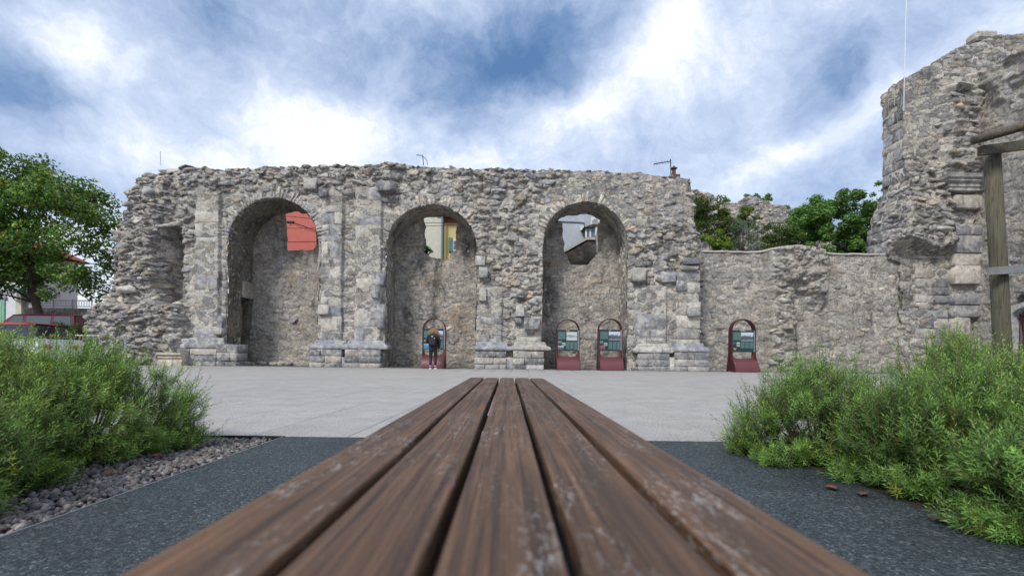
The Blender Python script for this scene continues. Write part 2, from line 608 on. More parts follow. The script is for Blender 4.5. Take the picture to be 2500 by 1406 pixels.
def pick(pal):
    c = np.array(random.choice(PAL[pal]))
    return c * np.array((1.02, 1.0, 0.97)) * random.uniform(0.95, 1.45)


class Masonry:
    """stones laid on one surface; pos(a, b, c): a along, b up, c out of the face"""
    def __init__(self, root, pos, piece='stone', mat=None, limit=300):
        self.root, self.pos, self.items, self.piece, self.mat, self.limit = root, pos, [], piece, mat or M['stone'], limit

    def frame(self, a, b, c):
        e = 0.01
        P = self.pos(a, b, c)
        ea = self.pos(a + e, b, c) - self.pos(a - e, b, c)
        eb = self.pos(a, b + e, c) - self.pos(a, b - e, c)
        ec = self.pos(a, b, c + e) - P
        n = lambda v: v / (np.linalg.norm(v) + 1e-12)
        return P, n(ea), n(eb), n(ec)

    def rock(self, a, b, c, w, h, d, rot=0.0, col=(0.3, 0.3, 0.3)):
        T, Fk = random.choice(ROCKS)
        P, ea, eb, ec = self.frame(a, b, c)
        cr, sr = math.cos(rot), math.sin(rot)
        fl = random.choice((-1, 1))
        x = T[:, 0] * fl * w / 2; z = T[:, 2] * h / 2; y = -T[:, 1] * d
        L = np.outer(x * cr - z * sr, ea) + np.outer(x * sr + z * cr, eb) + np.outer(y, ec)
        Fq = Fk if fl > 0 else Fk[:, ::-1]
        self.items.append((w * h, P, L, Fq, np.array(col)))

    def block(self, a0, a1, b0, b1, c0, c1, bev=0.02, jit=0.012, col=(0.3, 0.3, 0.3)):
        """dressed block: chamfered front, slightly out of true"""
        r = np.random.default_rng(random.randrange(1 << 30))
        j = lambda: r.uniform(-jit, jit)
        A, B = (a0 + a1) / 2, (b0 + b1) / 2
        pts = []
        for (a, b) in ((a0, b0), (a1, b0), (a1, b1), (a0, b1)):
            ja, jb = j(), j()
            sa, sb = (1 if a == a0 else -1), (1 if b == b0 else -1)
            k = bev * r.uniform(0.6, 1.6)
            pts.append(((a + ja, b + jb, c0), (a + ja, b + jb, c1 - bev * 0.8 + j() * 0.5), (a + ja + sa * k, b + jb + sb * k, c1 + j() * 0.7)))
        Vw = [self.pos(*pts[i][l]) for l in range(3) for i in range(4)]
        mid = self.pos(A + j(), B + j(), c1 + abs(j()) * 0.8)
        Vw.append(mid)
        Fq = []
        for l in range(2):
            for i in range(4):
                q = (l * 4 + i, l * 4 + (i + 1) % 4, l * 4 + 4 + (i + 1) % 4, l * 4 + 4 + i)
                Fq += [(q[0], q[1], q[2]), (q[0], q[2], q[3])]
        Fq += [(8 + i, 8 + (i + 1) % 4, 12) for i in range(4)]
        Vw = np.array(Vw)
        P = mid
        self.items.append(((a1 - a0) * (b1 - b0), P, Vw - P, np.array(Fq), np.array(col)))

    def build(self):
        its = sorted(self.items, key=lambda t: -t[0])
        for (_, P, L, Fq, col) in its[:self.limit]:
            mesh(self.piece, L, Fq, self.mat, self.root, False, np.tile(col, (len(L), 1)), loc=P)
        rest = its[self.limit:]
        if rest:
            V, Fc, Cc, n = [], [], [], 0
            for (_, P, L, Fq, col) in rest:
                V.append(L + P); Fc.append(Fq + n); Cc.append(np.tile(col, (len(L), 1))); n += len(L)
            mesh('small_' + self.piece + 's', np.concatenate(V), np.concatenate(Fc), self.mat, self.root, False, np.concatenate(Cc), kind='stuff')


class Lookup:
    """sampled surface for quick reading"""
    def __init__(self, fn, a0, a1, b0, b1, g=0.05):
        self.a0, self.b0, self.g = a0, b0, g
        self.na, self.nb = int((a1 - a0) / g) + 2, int((b1 - b0) / g) + 2
        A, B = np.meshgrid(a0 + np.arange(self.na) * g, b0 + np.arange(self.nb) * g, indexing='ij')
        self.v = fn(A, B)

    def __call__(self, a, b):
        i = min(max(int(round((a - self.a0) / self.g)), 0), self.na - 1)
        j = min(max(int(round((b - self.b0) / self.g)), 0), self.nb - 1)
        return float(self.v[i, j])


class Field:
    """occupancy raster for laying stones without overlap"""
    def __init__(self, a0, a1, b0, b1, free, res=0.025):
        self.a0, self.b0, self.res = a0, b0, res
        na, nb = int((a1 - a0) / res), int((b1 - b0) / res)
        A, B = np.meshgrid(a0 + (np.arange(na) + 0.5) * res, b0 + (np.arange(nb) + 0.5) * res, indexing='ij')
        self.occ = ~free(A, B)
        self.na, self.nb = na, nb

    def block(self, a0, a1, b0, b1):
        r = self.res
        self.occ[max(0, int((a0 - self.a0) / r)):max(0, int((a1 - self.a0) / r)), max(0, int((b0 - self.b0) / r)):max(0, int((b1 - self.b0) / r))] = True

    def scatter(self, ntry, wr, hr, place, accept=None, shrink=0.80):
        free = np.flatnonzero(~self.occ)
        if len(free) == 0:
            return
        r = self.res
        for k in np.random.default_rng(random.randrange(1 << 30)).choice(free, size=ntry):
            i, j = divmod(int(k), self.nb)
            w_ = random.uniform(*wr); h_ = min(random.uniform(*hr), w_ * 0.85)
            hw, hh = max(1, int(w_ * shrink / 2 / r)), max(1, int(h_ * shrink / 2 / r))
            i0, i1, j0, j1 = i - hw, i + hw + 1, j - hh, j + hh + 1
            if i0 < 0 or j0 < 0 or i1 > self.na or j1 > self.nb or self.occ[i0:i1, j0:j1].any():
                continue
            a, b = self.a0 + (i + 0.5) * r, self.b0 + (j + 0.5) * r
            if accept is not None and random.random() > accept(a, b):
                continue
            self.occ[i0:i1, j0:j1] = True
            place(a, b, w_, h_)


def poly_sd(A, B, poly):
    """signed distance to a polygon, positive inside"""
    P = np.asarray(poly, float)
    sh = A.shape
    x, y = A.ravel(), B.ravel()
    d2 = np.full(x.shape, 1e18)
    inside = np.zeros(x.shape, bool)
    n = len(P)
    for i in range(n):
        p, q = P[i], P[(i + 1) % n]
        e = q - p
        t = np.clip(((x - p[0]) * e[0] + (y - p[1]) * e[1]) / (e @ e + 1e-12), 0, 1)
        d2 = np.minimum(d2, (x - p[0] - t * e[0]) ** 2 + (y - p[1] - t * e[1]) ** 2)
        c = ((p[1] <= y) & (q[1] > y)) | ((q[1] <= y) & (p[1] > y))
        if abs(e[1]) > 1e-9:
            inside ^= c & (x < p[0] + (y - p[1]) / e[1] * e[0])
    return (np.where(inside, 1, -1) * np.sqrt(d2)).reshape(sh)


def arch_sd(A, B, ac, bs, r, b_low=-5.0):
    """signed distance to an arched opening, positive OUTSIDE the opening"""
    up = np.hypot(A - ac, B - bs) - r
    lo = np.abs(A - ac) - r
    return np.where(B > bs, up, lo)


def face_mesh(name, root, pos, a0, a1, b0, b1, g, height, sd, mat, back=0.0, skip=None, jit=0.05, steps=6, smooth=False, colf=None):
    """displaced masonry face; its free edges are turned back into the wall"""
    na, nb = int(round((a1 - a0) / g)) + 1, int(round((b1 - b0) / g)) + 1
    A, B = np.meshgrid(np.linspace(a0, a1, na), np.linspace(b0, b1, nb), indexing='ij')
    s = sd(A, B)
    ga, gb = np.gradient(s, (a1 - a0) / (na - 1), (b1 - b0) / (nb - 1))
    g2 = np.maximum(ga ** 2 + gb ** 2, 0.2)
    near = np.abs(s) < 0.62 * g
    A = np.where(near, A - s * ga / g2, A); B = np.where(near, B - s * gb / g2, B)
    ok = s > -0.62 * g
    c = height(A, B)
    Pw = pos(A.ravel(), B.ravel(), c.ravel())
    idx = np.arange(na * nb).reshape(na, nb)
    q = np.stack([idx[:-1, :-1], idx[1:, :-1], idx[1:, 1:], idx[:-1, 1:]], -1).reshape(-1, 4)
    okf = ok.ravel()[q].all(axis=1)
    q = q[okf]
    V = [Pw]; Fs = [q]
    Cc = [colf(A, B).reshape(-1, 3)] if colf is not None else None
    if back > 0:
        e = np.concatenate([q[:, [0, 1]], q[:, [1, 2]], q[:, [2, 3]], q[:, [3, 0]]])
        key = np.sort(e, axis=1)
        _, inv, cnt = np.unique(key, axis=0, return_inverse=True, return_counts=True)
        be = e[cnt[inv.ravel()] == 1]
        Af, Bf, cf = A.ravel(), B.ravel(), c.ravel()
        if skip is not None:
            ma, mb = (Af[be[:, 0]] + Af[be[:, 1]]) / 2, (Bf[be[:, 0]] + Bf[be[:, 1]]) / 2
            be = be[~skip(ma, mb)]
        bv, inv = np.unique(be, return_inverse=True)
        inv = inv.reshape(be.shape)
        prev = bv
        n0 = len(Pw)
        for k in range(1, steps + 1):
            t = (k / steps) ** 1.3
            da = fbm(Af[bv] * 2.2, Bf[bv] * 2.2, np.full(len(bv), k * 1.7), 3, 41) * jit
            db = fbm(Af[bv] * 2.2, Bf[bv] * 2.2, np.full(len(bv), k * 1.7 + 50), 3, 42) * jit
            cc = cf[bv] * (1 - t) - back * t
            V.append(pos(Af[bv] + da, Bf[bv] + db, cc))
            if Cc is not None:
                Cc.append(Cc[0][bv] if k % 3 else Cc[0][bv] * 0)
            new = n0 + np.arange(len(bv)); n0 += len(bv)
            Fs.append(np.stack([prev[inv[:, 1]], prev[inv[:, 0]], new[inv[:, 0]], new[inv[:, 1]]], -1))
            prev = new
    V = np.concatenate(V); Fq = np.concatenate(Fs)
    used = np.unique(Fq)
    rm = -np.ones(len(V), int); rm[used] = np.arange(len(used))
    return mesh(name, V[used], rm[Fq], mat, root, smooth, None if Cc is None else np.concatenate(Cc)[used])


# ================================================================= THE ARCADE
D0 = 21.5
KM = D0 / F             # metres per photo pixel on the arcade face


def ab(px, py):
    p = W(px, py, D0)
    return float(p[0]), float(p[2])


def to_px(a, b):
    du, dv = np.asarray(a) / KM, -(np.asarray(b) - H) / KM
    return CX + du - ROLL * dv, CY + dv + ROLL * du


def flat_pos(D):
    def pos(a, b, c):
        a, b, c = np.broadcast_arrays(np.asarray(a, float), np.asarray(b, float), np.asarray(c, float))
        return np.stack([a, D - c, b], -1)
    return pos


arcade = thing('ruined_arcade', 'long ruined rubble stone wall with three tall arched niches facing the square', 'ruin', (0, D0, 0))
arcade.location = (0, 0, 0)
pos0 = flat_pos(D0)

OUT_PX = [(196, 925), (197, 835), (203, 800), (200, 770), (214, 748), (232, 738), (236, 705), (246, 690), (243, 662), (255, 650), (246, 622),
          (240, 600), (258, 588), (262, 566), (256, 548), (270, 530), (268, 505), (284, 492), (281, 462), (296, 446), (304, 424), (322, 410),
          (350, 408), (390, 401), (450, 403), (520, 410), (600, 411), (640, 405), (760, 403), (860, 402), (905, 401), (940, 395), (975, 399),
          (1010, 404), (1100, 408), (1250, 412), (1330, 413), (1400, 416), (1440, 413), (1500, 420), (1560, 418), (1600, 427), (1640, 430), (1686, 434),
          (1690, 470), (1697, 500), (1694, 530), (1702, 560), (1714, 590), (1720, 640), (1712, 690), (1708, 740), (1710, 830), (1716, 925)]
OUTLINE = [ab(*p) for p in OUT_PX]
ARCH = []
for (x0, x1, yc) in ((557, 778, 483), (942, 1164, 499), (1325, 1533, 492)):
    cxp = (x0 + x1) / 2
    a0_, _ = ab(x0, 640); a1_, _ = ab(x1, 640)
    r_ = (a1_ - a0_) / 2
    _, bt = ab(cxp, yc)
    ARCH.append(((a0_ + a1_) / 2, bt - r_, r_))
NICHES = (2.05, 1.65, 1.75)


def inpoly(px, py, poly):
    return poly_sd(px, py, poly)


RECTS = [  # pilasters: photo x0, x1, y0, y1, projection
    (480, 537, 476, 836, 0.16), (786, 836, 470, 838, 0.16), (868, 931, 462, 838, 0.16),
    (1170, 1226, 706, 842, 0.15), (1262, 1322, 780, 842, 0.13), (1550, 1626, 700, 846, 0.13), (1650, 1708, 664, 846, 0.13)]
RECT_AB = []
for (x0, x1, y0, y1, pr) in RECTS:
    xm = (x0 + x1) / 2
    RECT_AB.append((ab(x0, 700)[0], ab(x1, 700)[0], ab(xm, y1)[1], ab(xm, y0)[1], pr))
HOLE = [(366, 640), (372, 585), (398, 552), (430, 556), (444, 590), (442, 640), (440, 738), (392, 742), (376, 700)]
EXPOSED = [[(0, 300), (470, 300), (474, 560), (446, 640), (452, 740), (470, 800), (420, 960), (0, 960)],
           [(1100, 300), (1400, 300), (1400, 440), (1330, 470), (1270, 600), (1324, 640), (1324, 780), (1240, 780), (1232, 700), (1176, 690), (1172, 560), (1120, 470)],
           [(1560, 560), (1720, 520), (1720, 690), (1640, 660), (1560, 740), (1538, 700), (1538, 560)],
           [(470, 300), (1110, 300), (1110, 440), (1000, 480), (470, 462)]]
COURSED = [(1390, 405), (1700, 405), (1700, 520), (1560, 560), (1500, 500), (1330, 490)]


def relief_amp(px, py):
    amp = np.full(px.shape, 0.045)
    for poly in EXPOSED:
        amp = np.maximum(amp, 0.045 + 0.075 * sstep(-25, 20, inpoly(px, py, poly)))
    amp = amp + 0.03 * sstep(470, 400, px)
    cd = sstep(-15, 15, inpoly(px, py, COURSED))
    return amp * (1 - 0.6 * cd)


def core_amt(px, py):
    ex = np.zeros(px.shape)
    for poly in EXPOSED:
        ex = np.maximum(ex, sstep(-15, 10, inpoly(px, py, poly)))
    co = sstep(-15, 10, inpoly(px, py, COURSED))
    return np.maximum(0.32 + 0.11 * ex, 0.72 * co)


def core_col(A, B):
    px, py = to_px(A, B)
    return rubble(A, B, 300, core_amt(px, py), 0.1, True)[1]


def arcade_height(A, B):
    px, py = to_px(A, B)
    amp = relief_amp(px, py)
    c = fbm(A * 0.9, B * 1.4, 3.3, 3, 5) * amp * 0.8
    c = c + fbm(A * 3.2, B * 5.0, 1.3, 3, 15) * amp * 0.5
    rid = 1 - np.abs(fbm(A * 1.7, B * 3.6, 8.3, 3, 25))
    c = c - sstep(0.72, 1.0, rid) * amp * 0.7
    c = c + rubble(A, B, 300, core_amt(px, py), amp * 0.95)
    flat = np.zeros_like(c)
    for (a0, a1, b0, b1, pr) in RECT_AB:
        m = sstep(-0.05, 0.03, np.minimum(np.minimum(A - a0, a1 - A), np.minimum(B - b0, b1 - B) + 0.04))
        flat = np.maximum(flat, m)
        c = c * (1 - m * 0.85) + m * pr * 0.92
    # torn left end: foot steps forward, flank falls back
    foot = sstep(728, 752, py + 7 * fbm(A * 2, B * 0, 4.0, 2, 9)) * sstep(470, 430, px)
    c = c + 0.45 * foot
    left = poly_sd(A, B, OUTLINE)
    edge = sstep(0.85, 0.0, left) * sstep(470, 380, px)
    c = c - 0.65 * edge ** 1.4
    c = c - sstep(0.22, 0.0, left) * 0.10
    hs = inpoly(px, py, HOLE)
    c = c - sstep(-6, 5, hs) * (0.25 + 1.5 * sstep(362, 436, px))
    c = c - 0.25 * sstep(60, 0, np.hypot((px - 415) * 1.2, (py - 545)))
    # eroded pockets
    for (ex, ey, er, ed) in ((1275, 735, 22, 0.28), (1580, 775, 14, 0.22), (1560, 690, 26, 0.18), (1210, 560, 40, 0.12), (960, 500, 30, 0.18), (700, 430, 60, 0.10), (1180, 470, 40, 0.12)):
        c = c - ed * sstep(er, er * 0.2, np.hypot(px - ex, (py - ey) * 1.3))
    return c


def arcade_sd(A, B):
    s = poly_sd(A, B, OUTLINE) + 0.05 * fbm(A * 4, B * 4, 0.5, 3, 31)
    for (ac, bs, r) in ARCH:
        s = np.minimum(s, arch_sd(A, B, ac, bs, r) + 0.03 * fbm(A * 3, B * 3, 2.5, 3, 33))
    return s


def arch_skip(a, b):
    m = b < 0.0
    for (ac, bs, r) in ARCH:
        m |= (np.abs(arch_sd(a, b, ac, bs, r)) < 0.12)
    return m


A_L, _ = ab(185, 800); A_R, _ = ab(1728, 800)
B_T = 9.3
face_mesh('wall_core', arcade, pos0, A_L, A_R, -0.12, B_T, 0.036, arcade_height, arcade_sd, M['mortar'], back=2.75, skip=arch_skip, jit=0.10, colf=core_col)


fh = Lookup(arcade_height, A_L, A_R, -0.1, B_T)


# --- niches: vaults, jambs, rear walls with broken windows
def vault_path(ac, bs, r):
    """arc-length path up the left jamb, over the arch and down"""
    Lj = bs + 0.1
    Larc = math.pi * r
    def pos_of(D):
        def pos(a, b, c):
            a, b, c = np.broadcast_arrays(np.asarray(a, float), np.asarray(b, float), np.asarray(c, float))
            th = np.clip((a - Lj) / r, 0, math.pi)
            x = ac - r * np.cos(th); z = bs + r * np.sin(th)
            z = np.where(a < Lj, a - 0.1, z); z = np.where(a > Lj + Larc, bs - (a - Lj - Larc), z)
            nx, nz = np.cos(th), -np.sin(th)
            return np.stack([x + nx * c, D + b, z + nz * c], -1)
        return pos
    return pos_of(D0), Lj, Larc


WIN_PX = [  # broken window openings in the rear walls (photo pixels)
    [(692, 300), (692, 560), (695, 585), (694, 613), (768, 612), (773, 600), (772, 300)],
    [(1028, 300), (1028, 520), (1036, 545), (1034, 575), (1037, 590), (1033, 612), (1054, 631), (1099, 632), (1101, 615), (1113, 613), (1115, 540), (1124, 525), (1124, 300)],
    [(1362, 300), (1362, 540), (1373, 547), (1376, 614), (1388, 634), (1392, 648), (1439, 648), (1444, 634), (1463, 616), (1462, 545), (1468, 533), (1468, 300)]]
for i, (ac, bs, r) in enumerate(ARCH):
    vpos, Lj, Larc = vault_path(ac, bs, r)
    Ltot = 2 * Lj + Larc
    NICHE = NICHES[i]
    DOOR = (1.15, NICHE - 0.05, 3.15)

    def vh(A, B, i=i):
        return fbm(A * 1.2, B * 1.2, 7.0 + i, 3, 51) * 0.05 + fbm(A * 4, B * 4, 2.0, 3, 53) * 0.02 + rubble(A, B, 360 + i, 0.6, 0.03)

    def vsd(A, B, i=i, Ltot=Ltot):
        s = np.full(A.shape, 9.0)
        if i == 0:
            z = A - 0.1
            ins = np.minimum(np.minimum(B - DOOR[0], DOOR[1] - B), DOOR[2] - z)
            s = np.minimum(s, -ins)
        return s
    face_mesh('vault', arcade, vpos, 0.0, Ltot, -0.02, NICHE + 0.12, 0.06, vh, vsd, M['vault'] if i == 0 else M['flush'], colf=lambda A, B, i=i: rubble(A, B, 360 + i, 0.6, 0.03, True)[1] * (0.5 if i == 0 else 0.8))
    if i == 0:   # side passage
        xj = ac - r
        mb = MB()
        mb.box(xj - 1.1, xj - 0.06, D0 + DOOR[0] - 0.12, D0 + DOOR[0], -0.1, DOOR[2] + 0.1)
        mb.box(xj - 1.1, xj - 0.06, D0 + DOOR[1], D0 + DOOR[1] + 0.1, -0.1, DOOR[2] + 0.1)
        mb.box(xj - 1.1, xj - 0.06, D0 + DOOR[0], D0 + DOOR[1], DOOR[2], DOOR[2] + 0.12)
        mb.box(xj - 1.2, xj - 1.0, D0 + DOOR[0], D0 + DOOR[1], -0.1, DOOR[2] + 0.1)
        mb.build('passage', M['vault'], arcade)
        mb = MB()
        mb.box(xj - 0.02, xj + 0.10, D0 + DOOR[0] - 0.05, D0 + DOOR[1] + 0.02, DOOR[2] - 0.02, DOOR[2] + 0.75, 0.03, (0.36, 0.31, 0.25))
        mb.build('lintel', M['dressed'], arcade)
    # stones of the vault and jambs
    vm = Masonry(arcade, vpos, 'vault_stone', limit=110)
    vf = Field(0.1, Ltot - 0.1, 0.05, NICHE - 0.05, lambda A, B: vsd(A, B) > 0.1)
    inarc = lambda a: Lj * 0.9 < a < Lj + Larc * 1.05

    def vplace(a, b, w_, h_, i=i):
        # long side of a vault stone runs into the niche
        arc = Lj * 0.95 < a < Lj + Larc
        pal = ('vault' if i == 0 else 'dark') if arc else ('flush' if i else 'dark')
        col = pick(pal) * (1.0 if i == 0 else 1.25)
        vm.rock(a, b, -0.02, h_ if arc else w_, w_ if arc else h_, random.uniform(0.03, 0.07), 0, col)
    vf.scatter(1500, (0.22, 0.42), (0.12, 0.2), vplace, shrink=0.95)
    vf.scatter(2500, (0.12, 0.22), (0.08, 0.13), vplace, shrink=0.95)
    vm.build()
    # rear wall
    DB = D0 + NICHE
    posb = flat_pos(DB)
    win = [(float(W(x, y, DB)[0]), float(W(x, y, DB)[2])) for (x, y) in WIN_PX[i]]

    def rh(A, B, i=i):
        return fbm(A * 0.8, B * 0.8, 5 + i, 3, 61) * 0.05 + fbm(A * 3.5, B * 4.5, 2, 3, 63) * 0.02 + rubble(A, B, 340 + i, 0.4, 0.035)

    def rsd(A, B, win=win, ac=ac, bs=bs, r=r):
        return np.minimum(-poly_sd(A, B, win) + 0.05 * fbm(A * 3, B * 3, 1.5, 3, 65), -arch_sd(A, B, ac, bs, r + 0.12))
    face_mesh('rear_wall', arcade, posb, ac - r - 0.1, ac + r + 0.1, -0.12, bs + r + 0.12, 0.042, rh, rsd, M['flush'], back=0.32,
              skip=lambda a, b, win=win: poly_sd(a, b, win) < -0.2, jit=0.06, steps=4, colf=lambda A, B, i=i: rubble(A, B, 340 + i, 0.4, 0.03, True)[1])
    rhl = Lookup(rh, ac - r - 0.1, ac + r + 0.1, -0.1, bs + r + 0.1)
    rm_ = Masonry(arcade, posb, 'rear_stone', limit=140)
    rf = Field(ac - r, ac + r, 0.05, bs + r, lambda A, B: (rsd(A, B) > 0.12))

    def rplace(a, b, w_, h_):
        d = random.uniform(0.02, 0.05)
        rm_.rock(a, b, rhl(a, b) - 0.015, w_, h_, d, random.uniform(-0.12, 0.12), pick('flush') * random.choice((0.8, 1, 1, 1.1)))
    rf.scatter(250, (0.3, 0.55), (0.18, 0.32), rplace, lambda a, b: 0.5, 1.6)
    rf.scatter(500, (0.16, 0.32), (0.1, 0.18), rplace, lambda a, b: 0.5, 1.8)
    # window jamb blocks
    for (sx, wl) in ((-1, win[1 if i else 1][0]), (1, win[-2][0])):
        zb = win[3][1] + 0.2
        while zb < bs + r * 0.62:
            hh = random.uniform(0.38, 0.6)
            ww = random.uniform(0.28, 0.5)
            a_in = wl + sx * 0.05
            rm_.block(min(a_in, a_in + sx * ww), max(a_in, a_in + sx * ww), zb, zb + hh - 0.03, -0.3, 0.05, 0.02, 0.02, pick('dark') * 1.1)
            zb += hh
    rm_.build()

# --- arch rings
ring = Masonry(arcade, pos0, 'voussoir', M['stone'], 200)
for i, (ac, bs, r) in enumerate(ARCH):
    n = (44, 40, 34)[i]
    for k in range(n):
        t0 = math.pi * (k + 0.08) / n; t1 = math.pi * (k + random.uniform(0.5, 0.88)) / n
        if i == 1 and random.random() < 0.25 and k < 14:
            continue
        L = random.uniform(0.25, 0.55) * (1 if i == 0 else 0.85)
        r0 = r + random.uniform(-0.01, 0.03)
        pal = ('grey', 'warm', 'warm')[i]
        col = pick(pal) * (1.0, 1.05, 1.12)[i]
        if random.random() < (0.08, 0.25, 0.25)[i]:
            continue
        cs = []
        for (rr, tt) in ((r0, t0), (r0, t1), (r0 + L, t1), (r0 + L, t0)):
            cs.append((ac - rr * math.cos(tt), bs + rr * math.sin(tt)))
        c1 = max(fh(*[(cs[0][q] + cs[2][q]) / 2 for q in (0, 1)]), -0.05) + random.uniform(-0.01, (0.05, 0.03, 0.022)[i])
        Vw = [pos0(a, b, -0.25) for a, b in cs] + [pos0(a, b, c1 - 0.02) for a, b in cs]
        cm = np.mean(cs, axis=0)
        Vw += [pos0(a * 0.92 + cm[0] * 0.08, b * 0.92 + cm[1] * 0.08, c1 + random.uniform(-0.01, 0.015)) for a, b in cs]
        Vw = np.array(Vw)
        Fq = []
        for l in range(2):
            for q in range(4):
                u = (l * 4 + q, l * 4 + (q + 1) % 4, l * 4 + 4 + (q + 1) % 4, l * 4 + 4 + q)
                Fq += [(u[0], u[1], u[2]), (u[0], u[2], u[3])]
        Fq += [(8, 9, 10), (8, 10, 11)]
        P = Vw.mean(axis=0)
        ring.items.append((L, P, Vw - P, np.array(Fq), col))
ring.build()

# --- dressed pilasters, plinths, mouldings
dress = Masonry(arcade, pos0, 'ashlar_block', M['dressed'], 300)
taken = []


def courses(a0, a1, b0, b1, c1, hr=(0.26, 0.72), pal='blue', miss=0.12, split=0.45, c0=-0.1, proud=0.03):
    z = b0
    while z < b1 - 0.12:
        h_ = min(random.uniform(*hr), b1 - z)
        cuts = [a0, a1]
        if random.random() < split and a1 - a0 > 0.5:
            cuts = [a0, a0 + (a1 - a0) * random.uniform(0.35, 0.65), a1]
        for q in range(len(cuts) - 1):
            if random.random() < miss:
                continue
            dress.block(cuts[q] + 0.012, cuts[q + 1] - 0.012, z + 0.01, z + h_ - 0.015, c0, c1 + random.uniform(-0.02, proud), 0.028, 0.03, pick(pal) * np.array((0.97, 0.94, 0.90)))
        z += h_


for (a0, a1, b0, b1, pr) in RECT_AB:
    courses(a0, a1, b0, b1, pr, pal='blue', miss=0.4, proud=0.012)
    taken.append((a0 - 0.03, a1 + 0.03, b0, b1))
# reveal strips beside the arches
for (x0, x1, y0, y1, pr) in ((541, 556, 520, 890, 0.03), (779, 787, 560, 838, 0.04), (932, 941, 560, 850, 0.02), (1166, 1174, 640, 845, 0.03), (1535, 1549, 690, 846, 0.03)):
    a0, b0 = ab(x0, y1); a1, b1 = ab(x1, y0)
    courses(a0, a1, b0, b1, pr, (0.2, 0.42), 'grey', 0.25, 0.0)
    taken.append((a0, a1, b0, b1))
# single proud blocks
for (x0, x1, y0, y1, pr) in ((1161, 1186, 627, 650, 0.20), (1170, 1193, 656, 680, 0.34), (1171, 1188, 705, 736, 0.30), (1260, 1279, 746, 772, 0.42), (1280, 1316, 778, 806, 0.40),
                             (1540, 1572, 657, 687, 0.38), (1258, 1274, 776, 790, 0.32), (1612, 1646, 668, 690, 0.26), (1649, 1673, 688, 712, 0.24), (1675, 1704, 752, 774, 0.34),
                             (1668, 1702, 634, 648, 0.34), (1660, 1700, 652, 662, 0.28), (783, 808, 745, 768, 0.34), (909, 929, 700, 729, 0.34), (921, 941, 668, 700, 0.24),
                             (925, 942, 745, 803, 0.26), (532, 549, 800, 817, 0.3), (783, 806, 465, 486, 0.3), (744, 776, 440, 464, 0.2), (926, 968, 447, 470, 0.3), (537, 551, 770, 800, 0.24)):
    a0, b0 = ab(x0, y1); a1, b1 = ab(x1, y0)
    dress.block(a0, a1, b0, b1, -0.3, pr, 0.03, 0.035, pick('blue') * 0.9)
    taken.append((a0, a1, b0, b1))


def moulding(name, a0, a1, prof, pos, mat, root, depth=0.6, col=(0.27, 0.28, 0.295)):
    """profile (c, b) swept round the front and both sides of a pilaster"""
    V, Fc = [], []
    for (c, b) in prof:
        for (a, cc) in ((a0 - c, -depth), (a0 - c, c), ((a0 + a1) / 2, c + random.uniform(-0.006, 0.006)), (a1 + c, c), (a1 + c, -depth)):
            V.append(pos(a, b, cc))
    n = 5
    for i in range(len(prof) - 1):
        for k in range(n - 1):
            Fc.append((i * n + k, i * n + k + 1, (i + 1) * n + k + 1, (i + 1) * n + k))
    Fc.append(tuple(range(n))); Fc.append(tuple((len(prof) - 1) * n + k for k in range(n)))
    return mesh(name, V, Fc, mat, root, False, np.tile(col, (len(V), 1)))


def base_profile(bt, bm, pr, out):
    """attic base: cove then roll, from bt (top) to bm (bottom)"""
    h_ = bt - bm
    P = [(pr, bt + 0.02), (pr + 0.03, bt - 0.05 * h_), (pr + 0.05, bt - 0.2 * h_)]
    for k in range(5):
        t = k / 4 * math.pi / 2
        P.append((pr + 0.05 + (out - 0.06) * 0.65 * (1 - math.cos(t)), bt - h_ * (0.22 + 0.25 * math.sin(t))))
    for k in range(7):
        t = math.pi * (k / 6) - math.pi / 2
        P.append((pr + out * 0.75 + out * 0.3 * math.cos(t), bt - h_ * (0.76 + 0.24 * math.sin(t))))
    return P


for (x0, x1, yt, ym, o) in ((478, 541, 826, 850, 0.14), (438, 476, 828, 850, 0.10), (784, 838, 832, 853, 0.22), (864, 930, 832, 853, 0.22), (1178, 1226, 836, 856, 0.24), (1266, 1320, 836, 856, 0.24), (1562, 1616, 840, 862, 0.22), (1650, 1702, 838, 860, 0.22)):
    xm = (x0 + x1) / 2
    a0, a1 = ab(x0, 845)[0], ab(x1, 845)[0]
    moulding('base_moulding', a0, a1, base_profile(ab(xm, yt)[1], ab(xm, ym)[1], 0.16, o), pos0, M['dressed'], arcade, 0.4, pick('blue') * 0.9)
    taken.append((a0 - 0.3, a1 + 0.3, ab(xm, ym)[1] - 0.02, ab(xm, yt)[1] + 0.02))
for (x0, x1, ym, seg) in ((444, 540, 851, 2), (541, 590, 840, 2), (764, 840, 853, 2), (848, 934, 853, 2), (1160, 1236, 857, 2), (1252, 1327, 857, 2), (1552, 1628, 863, 2), (1640, 1722, 861, 2)):
    xm = (x0 + x1) / 2
    a0, a1 = ab(x0, 870)[0], ab(x1, 870)[0]
    bm = ab(xm, ym)[1]
    zs = [(-0.06, 0.20), (0.20, 0.20 + (bm - 0.20) * 0.5), (0.20 + (bm - 0.20) * 0.5, bm)]
    for k, (z0, z1) in enumerate(zs):
        cut = sorted([a0, a1] + [a0 + (a1 - a0) * random.uniform(0.3, 0.7)])
        for q in range(2):
            dress.block(cut[q] + 0.006, cut[q + 1] - 0.006, z0 + 0.006, z1 - 0.006, -0.5, 0.36 + 0.03 * (2 - k) + random.uniform(0, 0.02), 0.022, 0.014, pick('blue') * np.array((1.03, 1.0, 0.95)) * random.uniform(0.7, 1.0))
    taken.append((a0, a1, -0.1, bm))
